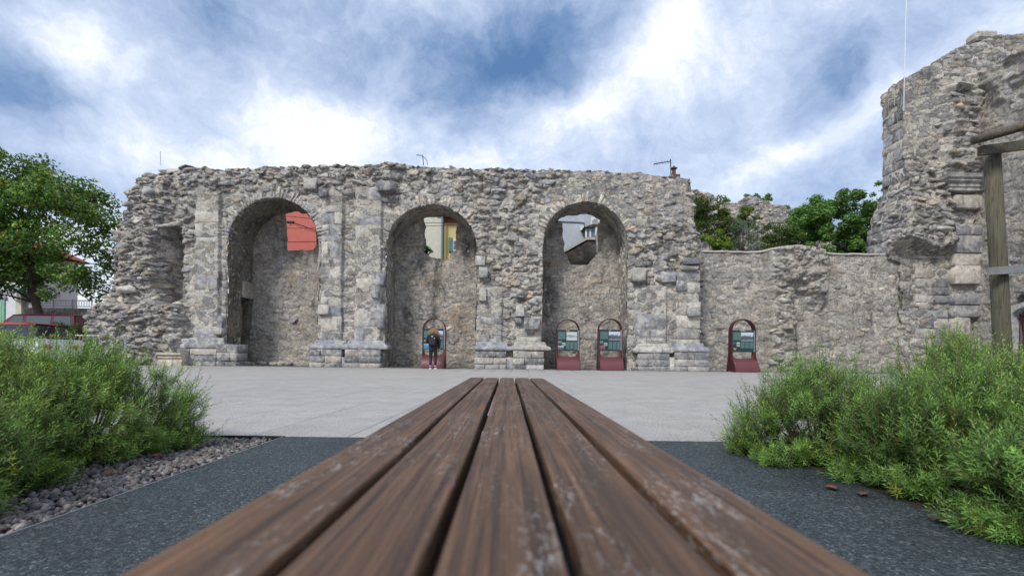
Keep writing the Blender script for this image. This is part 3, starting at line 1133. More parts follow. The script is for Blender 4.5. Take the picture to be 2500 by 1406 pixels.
for (x0, x1) in ((838, 850), (1234, 1254), (1626, 1642)):   # fill between paired plinths
    a0, a1 = ab(x0, 880)[0], ab(x1, 880)[0]
    dress.block(a0, a1, -0.05, ab(x0, 872)[1], -0.4, 0.34, 0.02, 0.01, pick('blue'))
    taken.append((a0, a1, -0.1, ab(x0, 872)[1]))
dress.build()

# --- rubble stones
rub = Masonry(arcade, pos0, 'stone', M['stone'], 300)
taken_np = np.array(taken)


def rub_free(A, B):
    s = arcade_sd(A, B)
    ok = s > 0.10
    for (ac, bs, r) in ARCH:
        dd = arch_sd(A, B, ac, bs, r)
        ok &= ~((dd < 0.55) & (B > bs))
    for (a0, a1, b0, b1) in taken:
        ok &= ~((A > a0) & (A < a1) & (B > b0) & (B < b1))
    return ok


fld = Field(A_L, A_R, 0.02, B_T, rub_free)
EXP_AB = [[ab(*p) for p in poly] for poly in EXPOSED]
CRS_AB = [ab(*p) for p in COURSED]


def _max_poly(A, B):
    P, Q = to_px(A, B)
    return np.max([inpoly(P, Q, poly) for poly in EXPOSED], axis=0)


ex_l = Lookup(_max_poly, A_L, A_R, -0.1, B_T, 0.1)
co_l = Lookup(lambda A, B: inpoly(*to_px(A, B), COURSED), A_L, A_R, -0.1, B_T, 0.1)
ho_l = Lookup(lambda A, B: inpoly(*to_px(A, B), HOLE), A_L, A_R, -0.1, B_T, 0.1)


def zone(a, b):
    px, py = to_px(a, b)
    return ex_l(a, b) > 0, co_l(a, b) > 0, float(px), float(py)


def rplace(a, b, w_, h_):
    ex, co, px, py = zone(a, b)
    hs = ho_l(a, b)
    if hs > 2:
        if random.random() < 0.9:
            return
    c = fh(a, b)
    rot = random.gauss(0, 0.16 if not co else 0.06)
    if ex:
        pal = 'dark' if (py < 462 and random.random() < 0.75) else random.choice(('grey', 'grey', 'blue', 'warm', 'dark'))
        d = min(h_, 0.26) * random.uniform(0.25, 0.6)
        off = random.uniform(-0.03, 0.05)
        if px < 470:
            d *= 1.2
            pal = random.choice(('grey', 'grey', 'blue', 'grey', 'warm')) if py > 470 else pal
    elif co:
        pal, d, off = random.choice(('grey', 'warm', 'grey')), h_ * random.uniform(0.3, 0.55), 0.0
    else:
        pal, d, off = random.choice(('grey', 'blue', 'warm', 'flush')), h_ * random.uniform(0.2, 0.45), -0.01
    rub.rock(a, b, c + off, w_, h_, d, rot, pick(pal))


def acc_big(a, b):
    ex, co, px, py = zone(a, b)
    if px < 470: return 0.9
    return 0.5 if ex else (0.25 if co else 0.5)


big_ok = lambda a, b: acc_big(a, b)
fld.scatter(90, (0.7, 1.15), (0.26, 0.42), rplace, lambda a, b: 1.0 if to_px(a, b)[0] < 420 else 0.10)
fld.scatter(420, (0.36, 0.66), (0.16, 0.28), rplace, big_ok, 1.4)
fld.scatter(1500, (0.24, 0.46), (0.12, 0.22), rplace, lambda a, b: 0.45, 1.5)
fld.scatter(2500, (0.1, 0.25), (0.06, 0.13), rplace, lambda a, b: 0.45, 1.8)
# stones along the torn edges
for i in range(len(OUTLINE) - 1):
    p, q = np.array(OUTLINE[i]), np.array(OUTLINE[i + 1])
    n = max(1, int(np.linalg.norm(q - p) / 0.26))
    for k in range(n):
        m_ = p + (q - p) * (k + random.random()) / n
        if m_[1] < 0.1:
            continue
        px, _ = to_px(m_[0], m_[1])
        for dp in (0.12, 0.5, 1.0):
            if random.random() < 0.55:
                ww = random.uniform(0.2, 0.5) if px > 420 else random.uniform(0.3, 0.85)
                inw = np.array((0.12 if px < 420 else (-0.08 if px > 1685 else 0), -0.06))
                rub.rock(m_[0] + inw[0], m_[1] + inw[1] + random.uniform(-0.03, 0.03), fh(m_[0] + inw[0], m_[1] + inw[1]) - dp + 0.1, ww, ww * random.uniform(0.4, 0.65), 0.16, random.gauss(0, 0.2), pick('dark' if px > 330 else 'grey'))
rub.build()

# cement capping along the crest
top = [p for p in OUT_PX if p[1] < 436 and p[0] >= 350]
xs = np.linspace(395, 1682, 90)
ys = np.interp(xs, [p[0] for p in top], [p[1] for p in top])
V, Fc = [], []
for x, y in zip(xs, ys):
    a, b = ab(x, y)
    b += -0.05 + 0.03 * float(fbm(a * 1.3, 0.3, 0.0, 3, 77))
    for (yy, dz) in ((0.30, -0.2), (0.32, 0.0), (0.5, 0.055), (1.6, 0.08), (2.6, 0.03), (2.62, -0.12)):
        V.append((a, D0 + yy, b + dz))
for i in range(len(xs) - 1):
    for k in range(5):
        Fc.append((i * 6 + k, i * 6 + k + 1, i * 6 + 7 + k, i * 6 + 6 + k))
mesh('coping', V, Fc, M['coping'], arcade, True)


# ================================================================= LOW WALL on the right of the arcade
DL = 22.7
low = thing('low_stone_wall', 'low rubble wall with cement coping and a broken buttress, right of the arches', 'wall')
posl = flat_pos(DL)


def lab(px, py, D=DL):
    p = W(px, py, D)
    return float(p[0]), float(p[2])


def lpx(a, b, D=DL):
    k = D / F
    du, dv = np.asarray(a) / k, -(np.asarray(b) - H) / k
    return CX + du - ROLL * dv, CY + dv + ROLL * du


LOW_PX = [(1655, 930), (1655, 614), (1850, 616), (1880, 613), (1910, 609), (1950, 609), (1978, 613), (1994, 618), (2060, 621), (2225, 622), (2225, 930)]
LOW = [lab(*p) for p in LOW_PX]


def low_h(A, B):
    px, py = lpx(A, B)
    c = fbm(A * 0.8, B * 0.8, 4, 3, 71) * 0.04 + fbm(A * 3.5, B * 4.5, 3, 3, 73) * 0.02 + rubble(A, B, 380, 0.42, 0.04)
    wob = 6 * fbm(A * 1.5, B * 1.5, 0.2, 3, 75)
    head = sstep(1860, 1876, px + wob) * sstep(2014, 1996, px + wob) * sstep(700 + 60 * 1, 690, py + 2 * wob + (1935 - px) * 0.25)
    shaft = sstep(1862, 1874, px + wob * 0.4) * sstep(1940, 1926, px + wob)
    m = np.maximum(head, shaft * 0.85)
    c = c + m * 0.62 + m * (fbm(A * 2.6, B * 4.0, 1.0, 3, 79) * 0.1 + rubble(A, B, 380, 0.7, 0.12))
    hollow = sstep(40, 8, np.hypot((px - 1950) * 1.2, py - 705))
    c = c - hollow * 0.35
    c = c - 0.14 * sstep(30, 0, np.abs(px - 1935) + 0.15 * np.abs(py - 720)) * (py > 690)
    return c


face_mesh('wall_core', low, posl, lab(1650, 700)[0], lab(2228, 700)[0], -0.1, 5.75, 0.042, low_h, lambda A, B: poly_sd(A, B, LOW), M['lowwall'], back=0.7,
          skip=lambda a, b: b < 0, jit=0.03, steps=4, colf=lambda A, B: rubble(A, B, 380, 0.42, 0.03, True)[1])
lh = Lookup(low_h, lab(1650, 700)[0], lab(2228, 700)[0], -0.1, 5.8)
lm = Masonry(low, posl, 'stone', M['stone'], 300)
lf = Field(lab(1700, 700)[0], lab(2215, 700)[0], 0.05, 5.6, lambda A, B: poly_sd(A, B, LOW) > 0.16)


def lplace(a, b, w_, h_):
    px, py = lpx(a, b)
    but = 1862 < px < 2012
    prot = lh(a, b)
    d = h_ * (random.uniform(0.4, 0.8) if but and prot > 0.25 else random.uniform(0.08, 0.2))
    lm.rock(a, b, prot - 0.015, w_, h_, d, random.gauss(0, 0.1), pick(random.choice(('grey', 'warm', 'flush', 'blue', 'flush'))))


lf.scatter(300, (0.35, 0.6), (0.2, 0.34), lplace, lambda a, b: 0.4, 1.6)
lf.scatter(700, (0.14, 0.34), (0.09, 0.2), lplace, lambda a, b: 0.4, 1.8)
lm.build()
xs = np.linspace(1690, 2222, 60)
V, Fc = [], []
for x in xs:
    y = np.interp(x, [p[0] for p in LOW_PX[1:-1]], [p[1] for p in LOW_PX[1:-1]])
    a, b = lab(x, y)
    pr = max(lh(a, b - 0.25), -0.02) * (0.9 if 1850 < x < 2015 else 1.0)
    b += 0.012 * float(fbm(a * 2, 0.0, 0.0, 2, 5))
    for (c, dz) in ((pr + 0.02, -0.04), (pr + 0.07, -0.03), (pr + 0.07, 0.03), (pr - 0.05, 0.06), (-0.45, 0.075), (-0.72, 0.05), (-0.72, -0.05)):
        V.append((a, DL - c, b + dz))
for i in range(len(xs) - 1):
    for k in range(6):
        Fc.append((i * 7 + k, i * 7 + k + 1, i * 7 + 8 + k, i * 7 + 7 + k))
mesh('coping', V, Fc, M['coping'], low, False)

# ================================================================= CORNER RUIN on the far right
DT = 22.5
XE = 21.3
tower = thing('corner_ruin', 'tall torn corner of a roofless stone church at the right edge', 'ruin')
post_ = flat_pos(DT)
TOW_PX = [(2200, 930), (2200, 640), (2172, 632), (2170, 590), (2174, 560), (2184, 520), (2188, 500), (2198, 470), (2212, 442), (2210, 380), (2213, 330), (2210, 280), (2208, 202),
          (2212, 190), (2236, 178), (2262, 166), (2300, 140), (2332, 128), (2366, 100), (2400, 92), (2420, 84), (2452, 70), (2500, 69), (2560, 60), (2560, 930)]
TOW = [lab(*p, DT) for p in TOW_PX]


def tow_h(A, B):
    px, py = lpx(A, B, DT)
    smooth_zone = sstep(2300, 2270, px) * sstep(430, 330, py)
    amp = 0.05 + 0.10 * sstep(2130, 2180, px) * sstep(300, 430, py) * sstep(640, 590, py)
    amp = amp * (1 - 0.6 * smooth_zone)
    c = fbm(A * 0.9, B * 1.2, 4, 3, 91) * amp + fbm(A * 2.8, B * 4.5, 2, 3, 93) * amp * 0.6 + rubble(A, B, 400, 0.45, amp * 0.95)
    wob = fbm(A * 1.2, B * 1.2, 0.7, 3, 95)
    spr = sstep(400, 520, py + 20 * wob) * sstep(606, 588, py + 14 * wob - (px - 2200) * 0.12) * sstep(2330, 2290, px + 12 * wob)
    c = c + 0.62 * spr
    under = sstep(0, 14, py + 14 * wob - 606 - (px - 2200) * 0.12) * sstep(2310, 2280, px)
    c = c - 0.12 * under * sstep(660, 610, py)
    col = sstep(2286, 2312, px + 12 * wob) * sstep(2400, 2380, px + 8 * wob) * sstep(160, 190, py) * sstep(450, 420, py)
    ridge = np.abs(fbm(A * 0.4, B * 3.4, 1.7, 2, 97))
    c = c + col * (0.35 + 0.3 * ridge)
    c = c - 0.5 * sstep(2290, 2330, px) * sstep(190 + 10 * wob, 176 + 10 * wob, py)   # crest set back
    return c


def tow_sd(A, B):
    return poly_sd(A, B, TOW) + 0.05 * fbm(A * 3, B * 3, 0.5, 3, 99)


ta0, ta1 = lab(2105, 600, DT)[0], lab(2560, 600, DT)[0]
face_mesh('wall_core', tower, post_, ta0, ta1, -0.1, 16.3, 0.045, tow_h, tow_sd, M['mortar'], back=1.35, skip=lambda a, b: b < 0, jit=0.14, steps=12, colf=lambda A, B: rubble(A, B, 400, 0.45, 0.03, True)[1])
th = Lookup(tow_h, ta0, ta1, -0.1, 16.4)
# end wall running towards the viewer
pose = lambda a, b, c: np.stack([XE - np.broadcast_arrays(np.asarray(a, float), np.asarray(b, float), np.asarray(c, float))[2],
                                 np.broadcast_arrays(np.asarray(a, float), np.asarray(b, float), np.asarray(c, float))[0],
                                 np.broadcast_arrays(np.asarray(a, float), np.asarray(b, float), np.asarray(c, float))[1]], -1)
GATE = (19.75, 2.45, 0.95)      # centre along the wall, springing height, half width


def end_h(A, B):
    c = fbm(A * 0.8, B * 0.8, 4, 3, 101) * 0.05 + fbm(A * 3.2, B * 4.5, 2, 3, 103) * 0.02 + rubble(A, B, 420, 0.5, 0.045)
    return c - 0.6 * sstep(21.2, 22.6, A) * 0 + 0.18 * sstep(9.5, 13.2, B) * fbm(A * 1.5, B * 3, 5, 3, 105)


def end_sd(A, B):
    t = 13.5 + 0.22 * fbm(A * 0.7, A * 0 + 1, 0.3, 4, 107) - B
    return np.minimum(t, arch_sd(A, B, GATE[0], GATE[1], GATE[2] + 0.16))


face_mesh('end_wall', tower, pose, 9.0, DT + 0.1, -0.1, 14.2, 0.06, end_h, end_sd, M['lowwall'], back=1.2, jit=0.06, steps=4, colf=lambda A, B: rubble(A, B, 420, 0.5, 0.03, True)[1],
          skip=lambda a, b: b < 0)
eh = Lookup(end_h, 9, 22.7, -0.1, 14.3)
tm = Masonry(tower, post_, 'stone', M['stone'], 260)
PIL = (*[lab(x, 600, DT)[0] for x in (2318, 2396)], lab(2350, 470, DT)[1])


def tow_free(A, B):
    px, py = lpx(A, B, DT)
    return (tow_sd(A, B) > 0.14) & (A < XE - 0.05) & ~((A > PIL[0]) & (A < PIL[1]) & (B < PIL[2]))


tf = Field(ta0, XE + 1.5, 0.05, 15.9, lambda A, B: tow_free(A, B) | ((A > XE) & (tow_sd(A, B) > 0.2) & (B > 13.2)))


def tplace(a, b, w_, h_):
    px, py = lpx(a, b, DT)
    rough = 400 < py < 610 and px < 2340 or (2286 < px < 2400 and 180 < py < 450)
    d = min(h_, 0.25) * (random.uniform(0.35, 0.7) if rough else random.uniform(0.15, 0.35))
    pal = random.choice(('grey', 'grey', 'dark', 'warm')) if rough else random.choice(('blue', 'warm', 'flush', 'blue'))
    tm.rock(a, b, th(a, b) + (0.02 if rough else -0.02), w_ * (1.2 if rough else 1), h_, d, random.gauss(-0.1 if rough else 0, 0.12), pick(pal))


tf.scatter(300, (0.42, 0.75), (0.16, 0.26), tplace, lambda a, b: 0.5, 1.5)
tf.scatter(900, (0.16, 0.4), (0.1, 0.2), tplace, lambda a, b: 0.4, 1.7)
for i in range(3, 12):
    p_, q_ = np.array(TOW[i]), np.array(TOW[i + 1])
    nn = max(1, int(np.linalg.norm(q_ - p_) / 0.2))
    for k in range(nn):
        m_ = p_ + (q_ - p_) * (k + random.random()) / nn
        if lpx(m_[0], m_[1], DT)[1] < 440:
            continue
        for dp in (0.0, 0.3, 0.6, 0.95, 1.25):
            if random.random() < 0.6:
                ww = random.uniform(0.25, 0.6)
                tm.rock(m_[0] + random.uniform(0.0, 0.12), m_[1] + random.uniform(-0.1, 0.1), 0.2 - dp, ww, ww * random.uniform(0.35, 0.55), 0.2, random.gauss(0, 0.25), pick('grey'))
tm.build()
em = Masonry(tower, pose, 'end_wall_stone', M['stone'], 240)
ef = Field(14.0, 22.3, 0.05, 13.2, lambda A, B: end_sd(A, B) > 0.3)


def eplace(a, b, w_, h_):
    em.rock(a, b, eh(a, b) - 0.02, w_, h_, h_ * random.uniform(0.15, 0.35), random.gauss(0, 0.06), pick(random.choice(('blue', 'blue', 'flush', 'warm'))))


ef.scatter(300, (0.4, 0.7), (0.22, 0.36), eplace, lambda a, b: 0.6, 1.5)
ef.scatter(500, (0.2, 0.4), (0.12, 0.22), eplace, lambda a, b: 0.5, 1.7)
em.build()
tdress = Masonry(tower, post_, 'ashlar_block', M['dressed'], 220)


def tcourses(a0, a1, b0, b1, c1, hr, miss, split, pal='blue', c0=-0.1):
    z = b0
    while z < b1 - 0.1:
        h_ = min(random.uniform(*hr), b1 - z)
        cuts = [a0, a1] if random.random() > split else [a0, a0 + (a1 - a0) * random.uniform(0.35, 0.65), a1]
        for q in range(len(cuts) - 1):
            if random.random() > miss:
                tdress.block(cuts[q] + 0.012, cuts[q + 1] - 0.012, z + 0.01, z + h_ - 0.012, c0, c1 + random.uniform(-0.02, 0.02), 0.028, 0.025, pick(pal) * np.array((0.97, 0.94, 0.90)))
        z += h_


tcourses(PIL[0], PIL[1] - 0.02, 1.3, PIL[2] - 0.15, 0.34, (0.35, 0.85), 0.25, 0.4)
tcourses(lab(2232, 700, DT)[0], PIL[0] - 0.03, 0.1, 5.4, 0.05, (0.3, 0.5), 0.35, 0.95)
XS = lab(2211, 300, DT)[0]
tside = Masonry(tower, lambda a, b, c: np.stack([XS - np.broadcast_arrays(np.asarray(a, float), np.asarray(b, float), np.asarray(c, float))[2],
                                                 DT + np.broadcast_arrays(np.asarray(a, float), np.asarray(b, float), np.asarray(c, float))[0],
                                                 np.broadcast_arrays(np.asarray(a, float), np.asarray(b, float), np.asarray(c, float))[1]], -1), 'flank_block', M['dressed'], 100)
tdress, _keep = tside, tdress
tcourses(0.12, 1.33, lab(2210, 436, DT)[1], lab(2210, 206, DT)[1], 0.04, (0.28, 0.6), 0.4, 0.6)
tside.build()
tdress = _keep
XS2 = lab(2170, 590, DT)[0]
tside = Masonry(tower, lambda a, b, c: np.stack([XS2 - np.broadcast_arrays(np.asarray(a, float), np.asarray(b, float), np.asarray(c, float))[2],
                                                 DT + np.broadcast_arrays(np.asarray(a, float), np.asarray(b, float), np.asarray(c, float))[0],
                                                 np.broadcast_arrays(np.asarray(a, float), np.asarray(b, float), np.asarray(c, float))[1]], -1), 'flank_block', M['dressed'], 100)
tdress = tside
tcourses(0.0, 1.33, lab(2170, 622, DT)[1], lab(2170, 545, DT)[1], 0.06, (0.5, 0.75), 0.0, 0.2, c0=-0.4)
tside.build()
tdress = _keep
tdress.block(PIL[0] - 0.02, PIL[1], -0.05, 1.05, -0.1, 0.5, 0.02, 0.01, pick('blue'))
tdress.build()
zc = lab(2350, 434, DT)[1]; zd = lab(2350, 472, DT)[1]
hC = zc - zd
moulding('cornice', PIL[0], PIL[1] - 0.05, [(0.30, zd - 0.02), (0.40, zd), (0.40, zd + 0.16 * hC), (0.46, zd + 0.22 * hC), (0.46, zd + 0.4 * hC), (0.58, zd + 0.52 * hC), (0.58, zd + 0.62 * hC), (0.66, zd + 0.72 * hC), (0.68, zd + 0.93 * hC), (0.5, zc + 0.03)],
         post_, M['dressed'], tower, 0.3, (0.25, 0.245, 0.25))
moulding('base_moulding', PIL[0], PIL[1] - 0.05, base_profile(1.32, 1.02, 0.34, 0.2), post_, M['dressed'], tower, 0.3, (0.27, 0.275, 0.29))
# cornice return on the end wall
mb = MB()
prof = [(0.0, zd - 0.02), (0.10, zd), (0.10, zd + 0.16 * hC), (0.16, zd + 0.22 * hC), (0.16, zd + 0.4 * hC), (0.28, zd + 0.52 * hC), (0.36, zd + 0.72 * hC), (0.38, zd + 0.93 * hC), (0.1, zc + 0.03)]
mb.prism([(XE - c, z) for c, z in prof], 'y', DT - 1.35, DT - 0.42, (0.25, 0.245, 0.25))
mb.build('cornice', M['dressed'], tower)
# loose stone on the crest
mb = MB(); p = W(2397, 92, DT + 0.8)
mb.box(p[0] - 0.5, p[0] + 0.55, DT + 0.5, DT + 1.2, p[2] - 0.25, p[2] + 0.2, 0.12, (0.4, 0.37, 0.33)); mb.build('crest_block', M['stone'], tower)
# gate in the end wall
gate = thing('barred_gate', 'dark arched gateway closed by red iron bars at the right edge', 'gate', (XE, GATE[0], 0))
gc, gs, gr = GATE
V, Fc = [], []
nA = 18
pathp = [(-gr, 0.0), (-gr, gs)] + [(-gr * math.cos(math.pi * k / nA), gs + gr * 0.45 * math.sin(math.pi * k / nA)) for k in range(1, nA)] + [(gr, gs), (gr, 0.0)]
for (y, z) in pathp:
    k = 1 + 0.19 / max(gr, 0.1)
    yo, zo = y * k, (z if z <= 0 else z + (0.19 if z >= gs else 0.0))
    for (xx, yy, zz) in ((-0.10, yo, zo), (-0.12, y, z), (0.35, y, z), (0.35, yo, zo)):
        V.append((xx, yy, zz))
for i in range(len(pathp) - 1):
    for k in range(4):
        Fc.append((i * 4 + k, i * 4 + (k + 1) % 4, i * 4 + 4 + (k + 1) % 4, i * 4 + 4 + k))
mesh('surround', V, Fc, M['dressed'], gate, False, np.tile((0.36, 0.37, 0.39), (len(V), 1)))
M['gate_iron'] = simple('red_oxide_iron', (0.09, 0.03, 0.025), 0.6, 0.2, 0.3, 12)
M['void'] = simple('gateway_inner_shade', (0.035, 0.033, 0.032), 0.95)  # shade inside the gateway, painted as near-black passage walls
for k in range(13):
    y = -gr + (k + 0.5) * 2 * gr / 13
    mb = MB(); mb.tube([(0.2, y, 0.02), (0.2, y, gs + gr * 0.40 * math.sqrt(max(0, 1 - (y / gr) ** 2)))], 0.018, 6); mb.build('bar', M['gate_iron'], gate)
for z in (0.25, gs - 0.1):
    mb = MB(); mb.box(0.17, 0.23, -gr, gr, z, z + 0.06); mb.build('rail', M['gate_iron'], gate)
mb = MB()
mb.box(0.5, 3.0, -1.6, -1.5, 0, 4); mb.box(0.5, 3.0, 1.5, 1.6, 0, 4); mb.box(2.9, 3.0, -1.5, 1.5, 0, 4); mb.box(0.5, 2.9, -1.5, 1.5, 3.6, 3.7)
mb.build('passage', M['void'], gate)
# lightning conductor
rod = thing('lightning_rod', 'thin metal rod rising high from the torn corner ruin', 'rod')
M['galv'] = simple('galvanised_steel', (0.42, 0.44, 0.46), 0.45, 0.7, 0.1, 10)
p0, p1 = W(2206, 272, DT - 0.25), W(2207, 205, DT - 0.25)
mb = MB(); mb.tube([p0, p1], 0.035, 8); mb.build('sleeve', M['galv'], rod)
pt = W(2214, -60, DT - 0.25)
mb = MB(); mb.tube([p1 - (0, 0, 0.3), pt], [0.018, 0.011], 6); mb.build('shaft', M['galv'], rod)

# far ruined wall in the garden
DF = 37.0
FAR_PX = [(1660, 660), (1660, 470), (1700, 462), (1735, 470), (1752, 488), (1790, 497), (1805, 490), (1832, 480), (1850, 482), (1872, 490), (1890, 504), (1905, 500), (1925, 512), (1950, 512), (1975, 530), (2010, 548), (2060, 560), (2130, 575), (2130, 660)]
FAR = [lab(*p, DF) for p in FAR_PX]
far = thing('distant_ruined_wall', 'overgrown ruined wall far behind the garden trees', 'wall')
posf = flat_pos(DF)
fhn = lambda A, B: fbm(A * 0.7, B * 0.7, 3, 3, 111) * 0.2 + rubble(A, B, 440, 0.6, 0.1)
face_mesh('wall_core', far, posf, lab(1655, 600, DF)[0], lab(2135, 600, DF)[0], lab(1800, 660, DF)[1], lab(1800, 455, DF)[1], 0.08, fhn,
          lambda A, B: poly_sd(A, B, FAR) + 0.08 * fbm(A * 2, B * 2, 1, 3, 115), M['mortar'], back=1.2, jit=0.1, steps=3, colf=lambda A, B: rubble(A, B, 440, 0.6, 0.03, True)[1])
fm = Masonry(far, posf, 'stone', M['stone'], 160)
ff = Field(lab(1660, 600, DF)[0], lab(2000, 600, DF)[0], lab(1800, 600, DF)[1], lab(1800, 455, DF)[1], lambda A, B: poly_sd(A, B, FAR) > 0.15, 0.04)
ff.scatter(250, (0.3, 0.55), (0.16, 0.28), lambda a, b, w_, h_: fm.rock(a, b, float(fhn(np.array(a), np.array(b))), w_, h_, h_ * 0.4, random.gauss(0, 0.1), pick('warm')), lambda a, b: 0.6)
fm.build()

# ================================================================= GROUND
YB = 3.18            # line where the dark forecourt meets the pale square
XG = -1.43           # steel edging of the left bed
XR = 1.50            # edge of the right bed
M['asphalt'] = simple('old_asphalt', (0.075, 0.075, 0.078), 0.9, var=0.25, scale=4, bmp=0.01)


def slab_mat():
    m, nt, b = new_mat('washed_concrete')
    p = geo_pos(nt)
    n1 = nt.noise(p, 0.35, 5, 0.6); n2 = nt.noise(p, 60, 4, 0.7); n3 = nt.noise(p, 3.0, 6, 0.65)
    c = nt.mix(nt.rng(n1, 0.35, 0.65), (0.42, 0.40, 0.38), (0.37, 0.355, 0.34))
    c = nt.vmath('SCALE', c, None, nt.rng(n3, 0.3, 0.7, 0.84, 1.1))
    c = nt.vmath('SCALE', c, None, nt.rng(n2, 0.3, 0.7, 0.62, 1.36))
    ch = nt.voro(p, 130, 'F1', 'Color')
    s = nt.n('ShaderNodeSeparateColor'); nt.put(s.inputs[0], ch)
    c = nt.mix(nt.rng(s.outputs[0], 0.72, 0.8, 0, 0.45), c, (0.18, 0.165, 0.15))
    oi = nt.n('ShaderNodeObjectInfo').outputs['Random']
    c = nt.vmath('SCALE', c, None, nt.rng(oi, 0, 1, 0.985, 1.015))
    nt.put(b.inputs['Base Color'], c)
    b.inputs['Roughness'].default_value = 0.85
    bump(nt, b, nt.math('ADD', nt.voro(p, 130), nt.math('MULTIPLY', n3, 0.4)), 0.006, 0.7)
    return m


def chip_mat():
    m, nt, b = new_mat('dark_washed_aggregate')
    p = geo_pos(nt)
    pv = nt.map(p, (1, 1, 1))
    ch = nt.voro(nt.vmath('ADD', pv, nt.vmath('SCALE', nt.noise(p, 40, 2, 0.5, 0, True), None, 0.02)), 140, 'F1', 'Color')
    s = nt.n('ShaderNodeSeparateColor'); nt.put(s.inputs[0], ch)
    c = nt.ramp(s.outputs[0], [(0, (0.014, 0.019, 0.022)), (0.5, (0.034, 0.045, 0.051)), (0.85, (0.062, 0.079, 0.087)), (0.97, (0.11, 0.13, 0.14)), (1, (0.18, 0.195, 0.195))])
    c = nt.vmath('SCALE', c, None, nt.rng(nt.noise(p, 1.6, 5, 0.6), 0.3, 0.7, 0.75, 1.3))
    nt.put(b.inputs['Base Color'], c)
    b.inputs['Roughness'].default_value = 0.62
    b.inputs['Specular IOR Level'].default_value = 0.4
    bump(nt, b, nt.math('ADD', nt.voro(p, 140), nt.noise(p, 300, 2)), 0.006, 0.8)
    return m


M['slab'] = slab_mat(); M['chips'] = chip_mat()
M['joint'] = simple('joint_sand', (0.20, 0.19, 0.18), 0.95)
M['edging'] = simple('black_steel_edging', (0.018, 0.02, 0.022), 0.5, 0.3)
M['gravel_bed'] = simple('gravel_dust', (0.10, 0.092, 0.09), 0.95, var=0.4, scale=25, bmp=0.02)
M['soil'] = simple('bed_soil', (0.045, 0.034, 0.026), 0.95, var=0.4, scale=20, bmp=0.03)


def sheet(name, x0, x1, y0, y1, z, mat):
    return tag(mesh(name, [(x0, y0, z), (x1, y0, z), (x1, y1, z), (x0, y1, z)], [(0, 1, 2, 3)], mat), kind='structure')


gV = [(-1500, -1500, -0.05), (1500, -1500, -0.05), (1500, 2500, -0.05), (-1500, 2500, -0.05)]
tag(mesh('ground', gV, [(0, 1, 2, 3)], M['asphalt']), kind='structure')
plaza = sheet('plaza', -16, 30, YB, 24.6, -0.012, M['joint'])
sheet('dark_forecourt', XG, XR, -4, YB - 0.004, 0.0, M['chips'])
sheet('gravel_bed', -9, XG - 0.006, -4, YB - 0.02, -0.045, M['gravel_bed'])
sheet('planting_soil', XR, 9, -4, YB - 0.004, -0.004, M['soil'])
mb = MB(); mb.box(-9, XG, YB - 0.02, YB - 0.002, -0.1, 0.004)
tag(mb.build('bed_edging', M['edging']), 'black steel strip edging the gravel bed under the left rosemary', 'edging')

mb = MB(); mb.box(XG - 0.006, XG - 0.001, -4, YB - 0.03, -0.1, 0.004)
tag(mb.build('steel_edging', M['galv']), 'thin bright steel edging between the gravel bed and the dark paving', 'edging')

SW, SL, SH = 0.62, 1.24, 0.038
cells = []
for j in range(int((20.95 - YB) / SL) + 1):
    for i in range(-28, 44):
        y0 = YB + 0.004 + j * SL
        x0 = i * SW + 0.21 + (0.0 if j % 2 == 0 else 0.0)
        xx = x0 + SH * (y0 - YB)
        if -15.6 < xx < 29 and y0 + SL < 22:
            vis = abs(xx) / max(y0, 0.1)
            cells.append((math.hypot(xx, y0) + (40 if vis > 1.15 else 0), xx, y0))
cells.sort()
g_ = 0.0022
sv = [(g_, g_, 0), (SW - g_, g_, 0), (SW - g_ + SH * SL, SL - g_, 0), (g_ + SH * SL, SL - g_, 0)]
sV = [(x, y, -0.04) for x, y, _ in sv] + [(x + (0.003 if k in (0, 3) else -0.003) * 0, y, -0.003) for k, (x, y, _) in enumerate(sv)]
sV += [(x + (0.003 if k in (0, 3) else -0.003), y + (0.003 if k < 2 else -0.003), 0.0) for k, (x, y, _) in enumerate(sv)]
sF = [(l * 4 + k, l * 4 + (k + 1) % 4, l * 4 + 4 + (k + 1) % 4, l * 4 + 4 + k) for l in range(2) for k in range(4)] + [(8, 9, 10, 11)]
sme = mesh_data('paving_slab', sV, sF, M['slab'])
sVn = np.array(sV)
for (_, x, y) in cells[:300]:
    o = bpy.data.objects.new('paving_slab', sme)
    link(o, plaza); o.location = (x, y, random.uniform(-0.001, 0.001))
rest = cells[300:]
V = np.concatenate([sVn + (x, y, random.uniform(-0.001, 0.001)) for (_, x, y) in rest])
Fa = np.concatenate([np.array(sF) + 12 * k for k in range(len(rest))])
mesh('far_paving_slabs', V, Fa, M['slab'], plaza, kind='stuff')

# gravel: bed at left and strip at the foot of the arcade
I0V, I0F = (lambda t: (np.array([(-1, t, 0), (1, t, 0), (-1, -t, 0), (1, -t, 0), (0, -1, t), (0, 1, t), (0, -1, -t), (0, 1, -t), (t, 0, -1), (t, 0, 1), (-t, 0, -1), (-t, 0, 1)]) / math.hypot(1, t),
    np.array([(0, 11, 5), (0, 5, 1), (0, 1, 7), (0, 7, 10), (0, 10, 11), (1, 5, 9), (5, 11, 4), (11, 10, 2), (10, 7, 6), (7, 1, 8),
              (3, 9, 4), (3, 4, 2), (3, 2, 6), (3, 6, 8), (3, 8, 9), (4, 9, 5), (2, 4, 11), (6, 2, 10), (8, 6, 7), (9, 8, 1)])))((1 + 5 ** 0.5) / 2)


